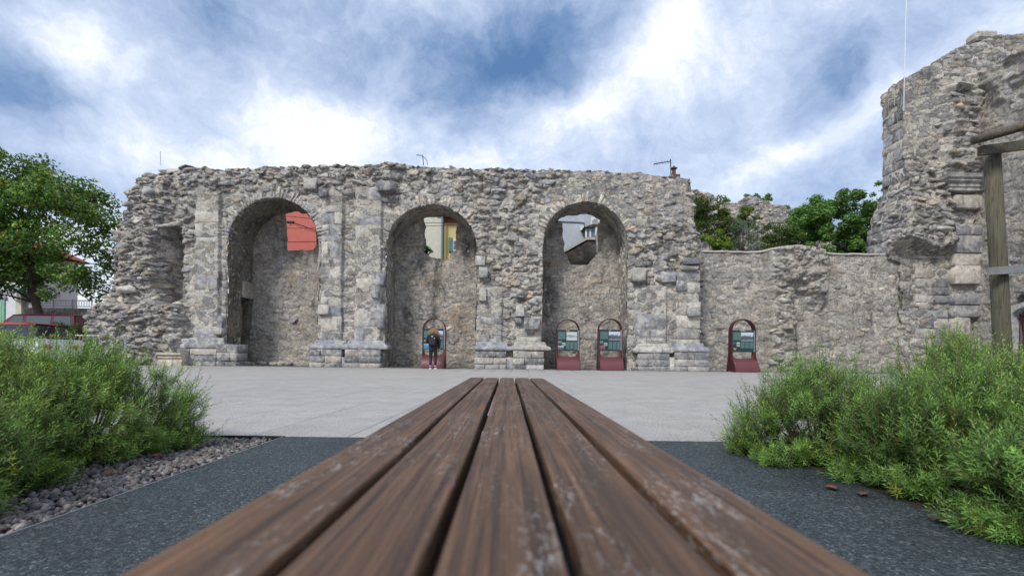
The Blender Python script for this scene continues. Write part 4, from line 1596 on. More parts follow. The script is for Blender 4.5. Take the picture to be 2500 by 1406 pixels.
def pebbles(name, n, sampler, size, pal, label):
    V, Fc, Cc = [], [], []
    for k in range(n):
        x, y, z = sampler()
        s = random.uniform(*size)
        q = np.array(Matrix.Rotation(random.uniform(0, 6.3), 3, Vector(rng.normal(size=3)).normalized()))
        P = I0V * (1 + rng.uniform(-0.28, 0.28, (12, 1))) * np.array((s, s * random.uniform(0.6, 1), s * random.uniform(0.45, 0.8)))
        V.append(P @ q.T + (x, y, z)); Fc.append(I0F + 12 * k)
        Cc.append(np.tile(np.array(random.choice(pal)) * random.uniform(0.5, 1.1), (12, 1)))
    o = mesh(name, np.concatenate(V), np.concatenate(Fc), M['stone_small'], None, False, np.concatenate(Cc))
    return tag(o, label, 'gravel', kind='stuff')


def small_stone():
    m, nt, b = new_mat('gravel_stone')
    p = geo_pos(nt)
    at = nt.n('ShaderNodeAttribute', attribute_name='col').outputs['Color']
    c = nt.vmath('SCALE', at, None, nt.rng(nt.noise(p, 60, 5, 0.65), 0.3, 0.7, 0.7, 1.35))
    nt.put(b.inputs['Base Color'], c)
    b.inputs['Roughness'].default_value = 0.8
    bump(nt, b, nt.noise(p, 120, 4), 0.004)
    return m


M['stone_small'] = small_stone()
GP = [(0.17, 0.155, 0.16), (0.21, 0.19, 0.19), (0.13, 0.125, 0.135), (0.25, 0.21, 0.185), (0.19, 0.165, 0.155), (0.28, 0.26, 0.25), (0.10, 0.095, 0.10)]
pebbles('bed_gravel', 6800, lambda: (XG - 0.02 - abs(random.triangular(0, 1.15, 0.1)), random.uniform(0.9, YB - 0.04), random.uniform(-0.035, -0.008)), (0.009, 0.020), GP, 'mauve grey crushed stone in the bed beneath the left rosemary')
pebbles('wall_foot_gravel', 3500, lambda: (random.uniform(-13, 13.5), 21.0 + random.uniform(-0.35, 1.0), random.uniform(-0.01, 0.012)), (0.014, 0.034), [(0.2, 0.2, 0.205), (0.15, 0.15, 0.155), (0.27, 0.265, 0.26)], 'grey gravel strip along the foot of the arched wall')
sheet('gravel_strip', -15, 26, 20.85, 24.5, 0.003, M['gravel_bed'])


# ================================================================= BUILDINGS BEHIND
def wall_mat(name, col, var=0.12, stain=0.25):
    m, nt, b = new_mat(name)
    p = geo_pos(nt)
    n = nt.noise(nt.map(p, (1, 1, 0.25)), 1.2, 5, 0.6)
    c = nt.vmath('SCALE', col, None, nt.rng(nt.noise(p, 3.0, 5, 0.65), 0.3, 0.7, 1 - var, 1 + var))
    c = nt.mix(nt.rng(n, 0.52, 0.75, 0, stain, True), c, tuple(x * 0.45 for x in col))
    nt.put(b.inputs['Base Color'], c)
    b.inputs['Roughness'].default_value = 0.92
    bump(nt, b, nt.noise(p, 20, 4), 0.01)
    return m


def glass_mat(name, col=(0.03, 0.04, 0.05), rough=0.08):
    m, nt, b = new_mat(name)
    b.inputs['Base Color'].default_value = (*col, 1)
    b.inputs['Roughness'].default_value = rough
    b.inputs['Specular IOR Level'].default_value = 0.8
    return m


M['salmon'] = wall_mat('salmon_render', (0.52, 0.145, 0.115), 0.08, 0.12)
M['cream'] = wall_mat('pale_cream_render', (0.56, 0.55, 0.45), 0.12, 0.3)
M['yellow'] = wall_mat('yellow_render', (0.60, 0.47, 0.20), 0.06, 0.1)
M['blueg'] = wall_mat('blue_grey_render', (0.40, 0.44, 0.48), 0.12, 0.3)
M['white'] = wall_mat('white_render', (0.66, 0.67, 0.70), 0.08, 0.1)
M['tile'] = simple('red_roof_tile', (0.30, 0.085, 0.05), 0.85, var=0.35, scale=8, bmp=0.02)
M['shutter'] = simple('green_painted_shutter', (0.10, 0.24, 0.17), 0.6)
M['mint'] = simple('mint_painted_door', (0.24, 0.46, 0.33), 0.6)
M['frame_white'] = simple('white_window_frame', (0.68, 0.68, 0.68), 0.5)
M['glass'] = glass_mat('window_glass', (0.10, 0.13, 0.17))
M['pipe'] = simple('grey_blue_downpipe', (0.17, 0.22, 0.27), 0.45, 0.3)
M['dark_iron'] = simple('dark_iron', (0.02, 0.02, 0.022), 0.6, 0.4)
M['black_cable'] = simple('black_cable', (0.012, 0.012, 0.013), 0.6)
M['pvc'] = simple('white_plastic_casing', (0.62, 0.63, 0.62), 0.45)
M['mossy'] = mortar_mat('mossy_dark_render', base=(0.14, 0.13, 0.115), alt=(0.07, 0.066, 0.06), dark=0.7, ochre=0.1, patches=0.2, green=0.6)


def house(name, label, x0, x1, y0, y1, h, mat, roof=0.0, z0=-0.05):
    t = thing(name, label, 'house', ((x0 + x1) / 2, y0, 0))
    ox = (x0 + x1) / 2
    mb = MB(); mb.box(x0 - ox, x1 - ox, 0, y1 - y0, z0, h); mb.build('wall', mat, t)
    if roof > 0:
        e = 0.45
        mb = MB()
        a0, a1 = x0 - ox - e, x1 - ox + e
        d = y1 - y0
        V = [(a0, -e, h + 0.004), (a1, -e, h + 0.004), (a1, d + e, h + 0.004), (a0, d + e, h + 0.004), (a0, -e, h + 0.1), (a1, -e, h + 0.1), (a1, d + e, h + 0.1), (a0, d + e, h + 0.1), (a0 + d / 2.4, d / 2, h + roof), (a1 - d / 2.4, d / 2, h + roof)]
        if a1 - d / 2.4 <= a0 + d / 2.4:
            V[8] = V[9] = ((a0 + a1) / 2, d / 2, h + roof)
        Fc = [(0, 1, 2, 3), (0, 1, 5, 4), (1, 2, 6, 5), (2, 3, 7, 6), (3, 0, 4, 7), (4, 5, 9, 8), (5, 6, 9), (6, 7, 8, 9), (7, 4, 8)]
        mb.add(V, Fc)
        rf = mb.build('roof', M['tile'], t)
        for k in range(int((a1 - a0) / 0.22)):   # eave tiles
            x = a0 + (k + 0.5) * 0.22
            mb = MB(); mb.tube([(x, -e - 0.04, h + 0.12), (x, -e + 0.6, h + 0.12 + 0.6 * roof / (d / 2 + e))], 0.09, 6); mb.build('eave_tile', M['tile'], rf)
    return t, ox, y0


house('red_house', 'plain salmon red house wall behind the first arch window', fX(560, 33), fX(838, 33), 33, 41, 11.6, M['salmon'])
hb, hx, hy = house('cream_house', 'pale cream house seen in the left half of the second arch window', fX(960, 32), fX(1076, 32), 32, 40, 11.2, M['cream'])
mb = MB(); xx = fX(1080, 31.9, 560) - hx
mb.tube([(xx, -0.12, 0), (xx, -0.12, 11.0)], 0.075, 8); mb.build('downpipe', M['pipe'], hb)
hy_t, hx, hy = house('yellow_house', 'yellow house with red tile eave and green shutter in the second arch window', fX(1082, 32.3), fX(1116, 32.3) + 3.2, 32.3, 38, fZ(1100, 531, 32.3), M['yellow'], 0.9)
zc_ = fZ(1100, 541, 32.3)
mb = MB(); mb.box(0.0 - (fX(1116, 32.3) + 3.2 - fX(1082, 32.3)) / 2, (fX(1116, 32.3) + 3.2 - fX(1082, 32.3)) / 2, -0.16, -0.003, zc_ - 0.06, zc_ + 0.1)
mb.build('string_course', M['tile'], hy_t)
mb = MB(); mb.tube([(-2.1, -0.5, fZ(1100, 529, 32.0)), (2.1, -0.5, fZ(1100, 529, 32.0))], 0.07, 8); mb.build('gutter', M['pipe'], hy_t)
wx0, wx1, wz0, wz1 = fX(1104, 32.3) - hx, fX(1122, 32.3) - hx, fZ(1104, 613, 32.3), fZ(1104, 585, 32.3)
mb = MB(); mb.box(wx0, wx1, -0.05, -0.002, wz0, wz1); wn = mb.build('window', M['frame_white'], hy_t)
for (q0, q1) in ((0.12, 0.47), (0.53, 0.88)):
    mb = MB(); mb.box(wx0 + 0.06, wx1 - 0.06, -0.062, -0.052, wz0 + (wz1 - wz0) * q0, wz0 + (wz1 - wz0) * q1); mb.build('pane', M['glass'], wn)
sx0 = fX(1094, 32.3) - hx
mb = MB(); mb.box(sx0, wx0 - 0.02, -0.12, -0.06, wz0 - 0.04, wz1 + 0.12)
sh = mb.build('shutter', M['shutter'], hy_t)
for k in range(9):
    z = wz0 + 0.05 + (wz1 - wz0) * k / 9
    mb = MB(); mb.box(sx0 + 0.03, wx0 - 0.05, -0.135, -0.115, z, z + 0.045); mb.build('slat', M['shutter'], sh)
hd, hx, hy = house('blue_grey_house', 'blue grey rendered house with a rooftop chimney behind the third arch', fX(1330, 31), fX(1640, 33), 31, 39, 10.4, M['blueg'], 0.9)
mb = MB(); mb.tube([(fX(1365, 30.9) - hx, -0.05, fZ(1365, 541, 31)), (fX(1424, 31) - hx, -0.05, fZ(1424, 544, 31))], 0.03, 6)
mb.tube([(fX(1424, 31) - hx, -0.05, fZ(1424, 544, 31)), (fX(1424, 31) - hx, -0.05, fZ(1424, 560, 31))], 0.025, 6); mb.build('conduit', M['pipe'], hd)
mb = MB(); c = W(1421, 560, 31); mb.box(c[0] - hx - 0.13, c[0] - hx + 0.1, -0.14, -0.002, c[2] - 0.12, c[2] + 0.18, 0.02); mb.build('junction_box', M['pvc'], hd)
# rooftop chimney pipe
c = W(1645, 431, 34.0)
mb = MB(); mb.box(c[0] - hx - 0.3, c[0] - hx + 0.3, 2.6, 3.4, 10.4, c[2] + 0.02); mb.tube([(c[0] - hx, 3.0, c[2]), (c[0] - hx, 3.0, c[2] + 0.52)], 0.13, 10)
mb.box(c[0] - hx - 0.2, c[0] - hx + 0.2, 2.8, 3.2, c[2] + 0.5, c[2] + 0.58, 0.02); mb.tube([(c[0] - hx, 3.0, c[2] + 0.58), (c[0] - hx, 3.0, c[2] + 0.74)], [0.16, 0.04], 10)
mb.build('chimney', simple('sooty_brick_chimney', (0.12, 0.065, 0.05), 0.9), hd)
# air conditioner and lean-to
ac = thing('air_conditioner', 'white air conditioner box on the blue house in the third arch', 'air conditioner')
c0, c1 = W(1443, 553, 30.3), W(1465, 532, 30.3)
mb = MB(); mb.box(c0[0], c1[0], 30.3, 30.8, c0[2], c1[2], 0.03); mb.build('casing', M['pvc'], ac)
cm, rr = (c0 + c1) / 2, (c1[2] - c0[2]) * 0.38
mb = MB(); mb.tube([(cm[0] - 0.03, 30.29, cm[2]), (cm[0] - 0.03, 30.27, cm[2])], rr, 20); gl = mb.build('fan_grille', simple('grille_grey', (0.20, 0.21, 0.22), 0.5), ac)
for k in range(1, 4):
    mb = MB(); mb.tube([(cm[0] - 0.03 + rr * k / 3.4 * math.cos(t), 30.262, cm[2] + rr * k / 3.4 * math.sin(t)) for t in np.linspace(0, 2 * math.pi, 20)], 0.012, 5, False); mb.build('grille_ring', M['pvc'], gl)
lean = thing('glazed_porch', 'small white framed glazed porch below the air conditioner', 'porch')
c0, c1 = W(1429, 583, 30.0), W(1458, 558, 30.0)
mb = MB()
for (x0, x1, y0, y1) in ((c0[0], c1[0], 30.0, 30.1), ):
    for x in (x0, x0 + (x1 - x0) * 0.35, x1 - 0.1):
        mb.box(x, x + 0.1, y0, y1, c0[2], c1[2])
    mb.box(x0, x1, y0 + 0.004, y1 - 0.004, c1[2] - 0.08, c1[2] + 0.02); mb.box(x0, x1, y0 + 0.004, y1 - 0.004, c0[2], c0[2] + 0.07)
mb.build('frame', M['frame_white'], lean)
for (q0, q1) in ((0.1, 0.33), (0.5, 0.95)):
    mb = MB(); mb.box(c0[0] + (c1[0] - c0[0]) * q0, c0[0] + (c1[0] - c0[0]) * q1, 30.04, 30.06, c0[2] + 0.07, c1[2] - 0.08); mb.build('pane', M['glass'], lean)
mb = MB(); mb.prism([(c0[0] - 0.15, c1[2] + 0.02), (c1[0] + 0.3, c1[2] + 0.02), (c1[0] + 0.3, c1[2] + 0.22), (c0[0] + 0.35, c1[2] + 0.2)], 'y', 29.8, 30.9); mb.build('roof', M['mossy'], lean)
ramp_px = [(1330, 700), (1330, 642), (1375, 616), (1432, 584), (1476, 584), (1476, 700)]
DR = 27.0
mb = MB(); mb.prism([(float(W(x, y, DR)[0]), float(W(x, y, DR)[2])) for x, y in ramp_px], 'y', DR, DR + 0.35)
o = mb.build('stair_wall', M['mossy']); tag(o, 'dark mossy sloping stair wall seen through the third arch window', 'wall')
mb = MB()
cp = [(1330, 642), (1375, 616), (1432, 584), (1476, 584)]
for i in range(3):
    a, b = W(*cp[i], DR), W(*cp[i + 1], DR)
    mb.prism([(a[0], a[2] - 0.05), (b[0], b[2] - 0.05), (b[0], b[2] + 0.09), (a[0], a[2] + 0.09)], 'y', DR - 0.08, DR + 0.43)
mb.build('coping', M['coping'], o)
p = thing('zinc_downpipe', 'short grey downpipe hanging beside the porch in the third arch', 'pipe')
mb = MB(); mb.tube([W(1457, 556, 26.6), W(1455, 575, 26.6), W(1459, 592, 26.6), W(1459, 618, 26.6)], 0.09, 8); mb.build('pipe', M['galv'], p)

# cables strung behind the arches
def cable(label, pts, D, r=0.014):
    P = [W(x, y, D) for x, y in pts]
    mb = MB(); mb.tube(P, r, 5)
    tag(mb.build('cable', M['black_cable']), label, 'cable', 'cables crossing behind the arches')


cable('highest thin cable across the salmon house in the first arch', [(640, 521), (700, 528), (790, 537)], 30.5, 0.02)
cable('thick sloping cable clamped on the salmon house wall', [(640, 537), (708, 541), (745, 554), (800, 573)], 30.4, 0.03)
cable('upper of the two level cables on the salmon house', [(640, 556), (700, 557.5), (790, 557)], 30.2, 0.016)
cable('thin sagging cable under the thick sloping one on the salmon house', [(700, 541), (740, 557), (800, 577)], 30.3, 0.014)
cable('lower level cable near the sill of the first arch window', [(640, 589), (700, 591), (790, 590)], 30.2, 0.022)
cable('upper cable across the cream house in the second arch', [(1000, 545), (1078, 544), (1140, 544)], 29.5, 0.016)
cable('lower cable across the cream house in the second arch', [(1000, 554), (1078, 551), (1140, 547)], 29.5, 0.016)
mb = MB(); c = W(708, 542, 30.35); mb.box(c[0] - 0.2, c[0] + 0.25, 30.3, 30.45, c[2] - 0.09, c[2] + 0.06, 0.03); mb.tube([c + (0.05, 0, -0.05), c + (0.0, 0, -0.2), c + (0.12, 0, -0.22)], 0.02, 6)
tag(mb.build('cable_clamp', M['black_cable']), 'black cable clamp on the thick cable before the salmon wall', 'clamp')
# small plant in the second window
# things standing on the crest
an = thing('aerial', 'thin upright aerial on the left end of the arched wall', 'aerial')
mb = MB(); mb.tube([W(392, 404, 22.2), W(391, 370, 22.2)], 0.018, 5); mb.build('rod', M['galv'], an)
an = thing('bent_aerial', 'bent wire aerial with a small arm above the second arch', 'aerial')
mb = MB(); mb.tube([W(1034, 404, 22.6), W(1032, 380, 22.6), W(1017, 379, 22.6)], 0.02, 5); mb.build('mast', M['dark_iron'], an)
mb = MB(); mb.tube([W(1044, 404, 22.7), W(1042, 392, 22.7), W(1037, 385, 22.7), W(1030, 382, 22.7)], 0.014, 5); mb.build('wire', M['dark_iron'], an)
an = thing('television_aerial', 'rooftop television aerial with a long side boom beside the chimney', 'aerial')
mb = MB(); mb.tube([W(1638, 436, 33.5), W(1637, 389, 33.5)], 0.035, 6); mb.build('mast', M['dark_iron'], an)
mb = MB(); mb.tube([W(1638, 394, 33.5), W(1596, 401, 33.5)], 0.03, 6)
for k in range(6):
    q = W(1634 - 7 * k, 394.8 + 1.15 * k, 33.5); mb.tube([q + (0, -0.35, 0), q + (0, 0.35, 0)], 0.012, 4)
mb.build('boom', M['dark_iron'], an)

# left: raised street, white house, terrace wall and railing
mb = MB(); mb.box(-90, -19.0, 20.4, 90, -0.2, 0.5)
tag(mb.build('raised_street', M['asphalt']), kind='structure')
hw, hx, hy = house('white_house', 'white house with a mint shutter at the left edge behind the maple', fX(-330, 31), fX(88, 31), 31, 34, fZ(40, 620, 31), M['white'], 1.0, 0.4)
mb = MB(); mb.box(fX(-14, 31) - hx, fX(14, 31) - hx, -0.06, -0.002, 0.6, fZ(8, 732, 31)); dr = mb.build('door', M['mint'], hw)
for k in range(5):
    xx = fX(-14, 31) - hx + (k + 0.5) * (fX(14, 31) - fX(-14, 31)) / 5
    mb = MB(); mb.box(xx - 0.05, xx + 0.05, -0.075, -0.058, 0.7, fZ(8, 736, 31)); mb.build('board', M['mint'], dr)
mb = MB(); mb.box(fX(-18, 31) - hx, fX(18, 31) - hx, -0.1, -0.004, fZ(8, 731, 31), fZ(8, 725, 31)); mb.build('lintel', M['pipe'], hw)
mb = MB(); mb.prism([(fX(20, 30) - hx, fZ(20, 713, 30)), (fX(92, 30) - hx, fZ(60, 713, 30)), (fX(86, 30) - hx, fZ(60, 704, 30)), (fX(28, 30) - hx, fZ(60, 704, 30))], 'y', -1.0, 0.0); mb.build('canopy', M['pipe'], hw)
mb = MB(); mb.box(fX(50, 31) - hx, fX(64, 31) - hx, -0.3, 0.0, 0.5, fZ(60, 714, 31)); mb.build('pillar', M['cream'], hw)
mb = MB()
sp = lambda cx, cz, r0, tr: [(cx + r0 * (1 - t / 14) * math.cos(tr + t * 0.75) - 0, -0.55, cz + r0 * (1 - t / 14) * math.sin(tr + t * 0.75)) for t in np.linspace(0, 12, 26)]
bx = lambda x, y: (fX(x, 30.4) - hx, fZ(x, y, 30.4))
mb.tube([(bx(22, 714)[0], -0.55, bx(22, 714)[1]), (bx(52, 714)[0], -0.55, bx(52, 714)[1])], 0.03, 5)
mb.tube([(bx(24, 716)[0], -0.55, bx(24, 716)[1]), (bx(32, 730)[0], -0.55, bx(32, 730)[1]), (bx(42, 736)[0], -0.55, bx(42, 736)[1]), (bx(50, 736)[0], -0.55, bx(50, 736)[1])], 0.03, 5)
for (x, y, r_) in ((31, 719, 0.10), (43, 720, 0.11), (44, 730, 0.11), (34, 726, 0.09)):
    mb.tube(sp(*bx(x, y), r_, 0.5), 0.018, 4, False)
mb.build('iron_bracket', M['dark_iron'], hw)
tw = thing('terrace_wall', 'low terrace wall of rough stones below the white railing', 'wall')
post2 = flat_pos(27.5)
za, zb = 0.4, fZ(160, 752, 27.5)
face_mesh('wall_core', tw, post2, fX(60, 27.5), fX(300, 27.5), za, zb, 0.1, lambda A, B: fbm(A, B, 2, 3, 7) * 0.06, lambda A, B: np.full(A.shape, 5.0), M['plain_mortar'], back=0.5, jit=0.02, steps=2)
tmm = Masonry(tw, post2, 'stone', M['stone'], 120)
tfl = Field(fX(62, 27.5), fX(230, 27.5), 0.9, zb - 0.05, lambda A, B: A > -99)
tfl.scatter(500, (0.3, 0.6), (0.2, 0.35), lambda a, b, w_, h_: tmm.rock(a, b, 0.0, w_, h_, 0.1, random.gauss(0, 0.1), pick('warm')))
tmm.build()
rl = thing('white_railing', 'white ornamental railing above the stone terrace wall at left', 'railing')
zr0, zr1 = fZ(160, 748, 27.6), fZ(160, 733, 27.6)
x0, x1 = fX(85, 27.6), fX(225, 27.6)
for z in (zr0, zr1):
    mb = MB(); mb.tube([(x0, 27.6, z), (x1, 27.6, z)], 0.025, 6); mb.build('rail', M['frame_white'], rl)
n = 22
for k in range(n):
    x = x0 + (x1 - x0) * (k + 0.5) / n
    mb = MB(); mb.tube([(x + 0.055 * math.cos(t), 27.6, (zr0 + zr1) / 2 + (zr1 - zr0) * 0.5 * math.sin(t)) for t in np.linspace(0, 2 * math.pi, 14)], 0.012, 4, False); mb.build('loop', M['frame_white'], rl)
for k in range(4):
    x = x0 + (x1 - x0) * k / 3
    mb = MB(); mb.tube([(x, 27.6, zb - 0.05), (x, 27.6, zr1 + 0.1)], 0.03, 6); mb.build('post', M['frame_white'], rl)
mb = MB(); c = W(1738, 600, 25.5); mb.box(fX(1716, 25.5), fX(1758, 25.5), 25.5, 25.8, 0, fZ(1738, 591, 25.5), 0.02)
tag(mb.build('garden_parapet', M['coping']), 'grey concrete parapet end standing behind the low wall by the arcade', 'parapet')
# ground of the garden behind the low wall
mb = MB(); mb.box(12.9, 60, 23.6, 36, -0.1, 2.6); tag(mb.build('garden_terrace', M['soil']), kind='structure')

# ================================================================= VEGETATION
def leaf_mat(name, trans=0.3, rough=0.55):
    m, nt, b = new_mat(name)
    at = nt.n('ShaderNodeAttribute', attribute_name='col').outputs['Color']
    p = geo_pos(nt)
    c = nt.vmath('SCALE', at, None, nt.rng(nt.noise(p, 9, 3, 0.6), 0.3, 0.7, 0.75, 1.3))
    nt.put(b.inputs['Base Color'], c)
    b.inputs['Roughness'].default_value = rough
    b.inputs['Specular IOR Level'].default_value = 0.35
    tr = nt.n('ShaderNodeBsdfTranslucent')
    nt.put(tr.inputs[0], nt.vmath('MULTIPLY', c, (1.2, 1.25, 0.6)))
    mx = nt.n('ShaderNodeMixShader'); mx.inputs[0].default_value = trans
    outn = nt.t.nodes['Material Output']
    nt.t.links.new(b.outputs[0], mx.inputs[1]); nt.t.links.new(tr.outputs[0], mx.inputs[2]); nt.t.links.new(mx.outputs[0], outn.inputs[0])
    return m


M['leaf'] = leaf_mat('broad_leaf'); M['needle'] = leaf_mat('rosemary_needle', 0.22, 0.45)
M['bark'] = simple('grey_brown_bark', (0.07, 0.055, 0.042), 0.95, var=0.4, scale=14, bmp=0.03)
M['twig'] = simple('rosemary_twig', (0.13, 0.095, 0.06), 0.9, var=0.3, scale=30)


def norm(v):
    return v / (np.linalg.norm(v, axis=-1, keepdims=True) + 1e-12)


def leaves_mesh(P, N, L, Wd, col, r):
    """P points, N facing normals, kite-shaped folded leaves"""
    n = len(P)
    t = norm(np.cross(N, norm(r.normal(size=(n, 3)))))
    s = np.cross(N, t)
    L = L[:, None]; Wd = Wd[:, None]
    fold = N * Wd * 0.35
    V = np.stack([P - t * L * 0.5, P - s * Wd + fold - t * L * 0.08, P + t * L * 0.5, P + s * Wd + fold - t * L * 0.08], 1).reshape(-1, 3)
    F4 = np.arange(n * 4).reshape(n, 4)
    F3 = np.concatenate([F4[:, [0, 1, 2]], F4[:, [0, 2, 3]]])
    return V, F3, np.repeat(col, 4, axis=0)


def crown(name, parent, blobs, n, size, cols, seed, lo=0.5, up=0.35, mat=None):
    r = np.random.default_rng(seed)
    B = np.array(blobs, float)
    wgt = (B[:, 3] * B[:, 4] * B[:, 5]) ** (2 / 3)
    k = r.choice(len(B), size=n, p=wgt / wgt.sum())
    d = norm(r.normal(size=(n, 3)))
    rad = lo + (1 - lo) * r.random(n) ** 0.6
    rad = rad * (1 + 0.16 * r.normal(size=n) * (r.random(n) < 0.3))
    P = B[k, :3] + d * rad[:, None] * B[k, 3:6]
    N = norm(d * 0.6 + np.array((0, 0, up)) + r.normal(size=(n, 3)) * 0.45)
    cidx = r.choice(len(cols), size=n, p=np.array([c[1] for c in cols]) / sum(c[1] for c in cols))
    col = np.array([c[0] for c in cols])[cidx] * r.uniform(0.75, 1.25, (n, 1))
    bt = r.uniform(0.75, 1.25, len(B))
    col = col * bt[k][:, None]
    V, Fq, Cc = leaves_mesh(P, N, size * r.uniform(0.7, 1.3, n), size * 0.36 * r.uniform(0.7, 1.2, n), col, r)
    return mesh(name, V, Fq, mat or M['leaf'], parent, False, Cc)


def blob_fill(poly, D, n, rr, depth, seed, zmin=None):
    """leaf clumps filling an outline given in photo pixels at depth D, with real depth behind and in front"""
    r = np.random.default_rng(seed)
    P = np.array(poly, float)
    x0, y0 = P.min(axis=0); x1, y1 = P.max(axis=0)
    out_ = []
    while len(out_) < n:
        x, y = r.uniform(x0, x1), r.uniform(y0, y1)
        R = r.uniform(*rr)
        if poly_sd(np.array([x]), np.array([y]), P)[0] < R * F / D * 0.3:
            continue
        c = W(x, y, D)
        out_.append((c[0], D + r.uniform(-depth, depth), c[2], R, R, R * 0.75))
    return out_


GREENS = [((0.085, 0.17, 0.035), 4), ((0.13, 0.235, 0.045), 3), ((0.06, 0.125, 0.028), 3), ((0.21, 0.28, 0.05), 1.5)]
mt = thing('maple_tree', 'tall dense maple tree behind the torn left end of the wall', 'tree', (fX(131, 24.3, 885), 24.3, 0.5))
ml = np.array(mt.location)
mp = [(-230, 640), (-220, 520), (-150, 430), (-60, 380), (0, 372), (30, 360), (60, 378), (98, 384), (112, 415), (142, 408), (188, 445), (200, 478), (214, 492), (250, 490), (268, 514), (272, 560), (258, 640), (252, 700), (205, 735), (160, 738), (130, 700), (80, 718), (40, 690), (20, 720), (-60, 735), (-180, 715)]
bl = blob_fill(mp, 24.3, 240, (0.45, 0.85), 2.2, 5)
bl = [(b[0] - ml[0], b[1] - ml[1], b[2] - ml[2], *b[3:]) for b in bl]
crown('crown', mt, bl, 42000, 0.17, GREENS + [((0.30, 0.26, 0.04), 0.35)], 6, 0.35)
tp = [W(x, y, 24.3) - ml for x, y in ((131, 885), (118, 840), (102, 790), (88, 740), (76, 700), (66, 640), (58, 560), (52, 480))]
mb = MB(); mb.tube(tp, [0.26, 0.22, 0.19, 0.17, 0.15, 0.12, 0.08, 0.04], 10)
rb = np.random.default_rng(4)
for k in range(16):
    i = rb.integers(3, 7)
    e = np.array(bl[rb.integers(len(bl))][:3])
    s0 = tp[i]
    mb.tube([s0, s0 * 0.55 + e * 0.45 + (0, 0, 0.25), e], [0.06, 0.035, 0.015], 6)
mb.build('trunk', M['bark'], mt, True)


def bush(name, label, cat, poly, D, n_b, rr, depth, n, size, cols, seed, base, group=None, lo=0.4):
    t = thing(name, label, cat, base, group)
    b0 = np.array(base, float)
    bl = [(b[0] - b0[0], b[1] - b0[1], b[2] - b0[2], *b[3:]) for b in blob_fill(poly, D, n_b, rr, depth, seed)]
    crown('crown', t, bl, n, size, cols, seed + 1, lo)
    mb = MB()
    r = np.random.default_rng(seed)
    for k in range(7):
        e = np.array(bl[r.integers(len(bl))][:3])
        mb.tube([(r.uniform(-0.1, 0.1), r.uniform(-0.1, 0.1), 0), e * 0.5 + (0, 0, 0.1), e], [0.06, 0.04, 0.012], 6)
    mb.build('trunk', M['bark'], t)
    return t


YEL = [((0.12, 0.19, 0.03), 3), ((0.07, 0.12, 0.022), 3), ((0.22, 0.26, 0.04), 1.4)]
DRK = [((0.04, 0.075, 0.02), 4), ((0.06, 0.10, 0.022), 3), ((0.12, 0.10, 0.03), 0.8)]
OLV = [((0.12, 0.165, 0.12), 3), ((0.085, 0.125, 0.085), 3), ((0.17, 0.22, 0.17), 1)]
TRE = [((0.11, 0.23, 0.055), 4), ((0.17, 0.31, 0.07), 3), ((0.06, 0.13, 0.03), 2)]
bush('clipped_bush', 'small dark green clipped bush beside the maple trunk', 'bush', [(108, 830), (110, 800), (130, 786), (165, 783), (192, 790), (204, 830)], 21.3, 26, (0.16, 0.3), 0.5, 4500, 0.07, DRK + [((0.09, 0.12, 0.02), 2)], 21, (fX(155, 21.3), 21.3, 0.5))
bush('ivy_thicket', 'tangled yellow green ivy climbing beside the right end of the arches', 'ivy', [(1688, 625), (1690, 480), (1715, 466), (1740, 478), (1752, 500), (1786, 512), (1792, 560), (1778, 625)], 26.5, 60, (0.2, 0.42), 0.8, 9000, 0.11, YEL[:2] + DRK + [((0.24, 0.10, 0.04), 0.7)], 31, (fX(1735, 26.5), 26.5, 2.6))
bush('golden_shrub', 'small bright yellow green shrub just above the low wall', 'shrub', [(1712, 595), (1716, 558), (1750, 556), (1792, 588), (1796, 625), (1740, 625)], 25.0, 18, (0.15, 0.26), 0.4, 2600, 0.09, [((0.20, 0.28, 0.03), 3), ((0.13, 0.22, 0.03), 3)], 33, (fX(1755, 25.0), 25.0, 2.6))
bush('olive_bush', 'rounded silvery green olive bush behind the low wall', 'bush', [(1770, 630), (1772, 560), (1795, 538), (1825, 540), (1850, 565), (1858, 630)], 26.0, 40, (0.2, 0.38), 0.6, 9000, 0.055, OLV, 35, (fX(1812, 26), 26, 2.6))
bush('climbing_shrub', 'slender yellowish climber standing behind the olive bush', 'shrub', [(1798, 560), (1802, 515), (1815, 500), (1832, 498), (1846, 520), (1846, 560)], 30, 22, (0.16, 0.3), 0.4, 3000, 0.09, YEL, 37, (fX(1822, 30), 30, 2.6))
bush('hedge_bush', 'dark brownish green bushes between the olive and the tall tree', 'bush', [(1840, 630), (1846, 560), (1870, 545), (1905, 552), (1940, 545), (1962, 560), (1968, 630)], 27.5, 50, (0.22, 0.42), 0.8, 9000, 0.085, DRK + YEL[:2], 39, (fX(1905, 27.5), 27.5, 2.6))
bush('garden_tree', 'bushy mid green tree behind the low wall at right', 'tree', [(1925, 630), (1938, 570), (1950, 500), (1968, 468), (1985, 498), (2010, 492), (2030, 466), (2046, 490), (2060, 468), (2078, 468), (2090, 505), (2122, 490), (2150, 540), (2160, 630)], 28.5, 150, (0.25, 0.5), 1.4, 32000, 0.14, TRE, 41, (fX(2040, 28.5), 28.5, 2.6), lo=0.3)
bush('sapling', 'small leafy branch top peeping out beside the corner ruin', 'tree', [(2132, 520), (2136, 460), (2150, 432), (2176, 440), (2180, 520)], 29.5, 14, (0.14, 0.26), 0.5, 900, 0.13, TRE, 43, (fX(2170, 29.5), 29.5, 2.6), lo=0.1)
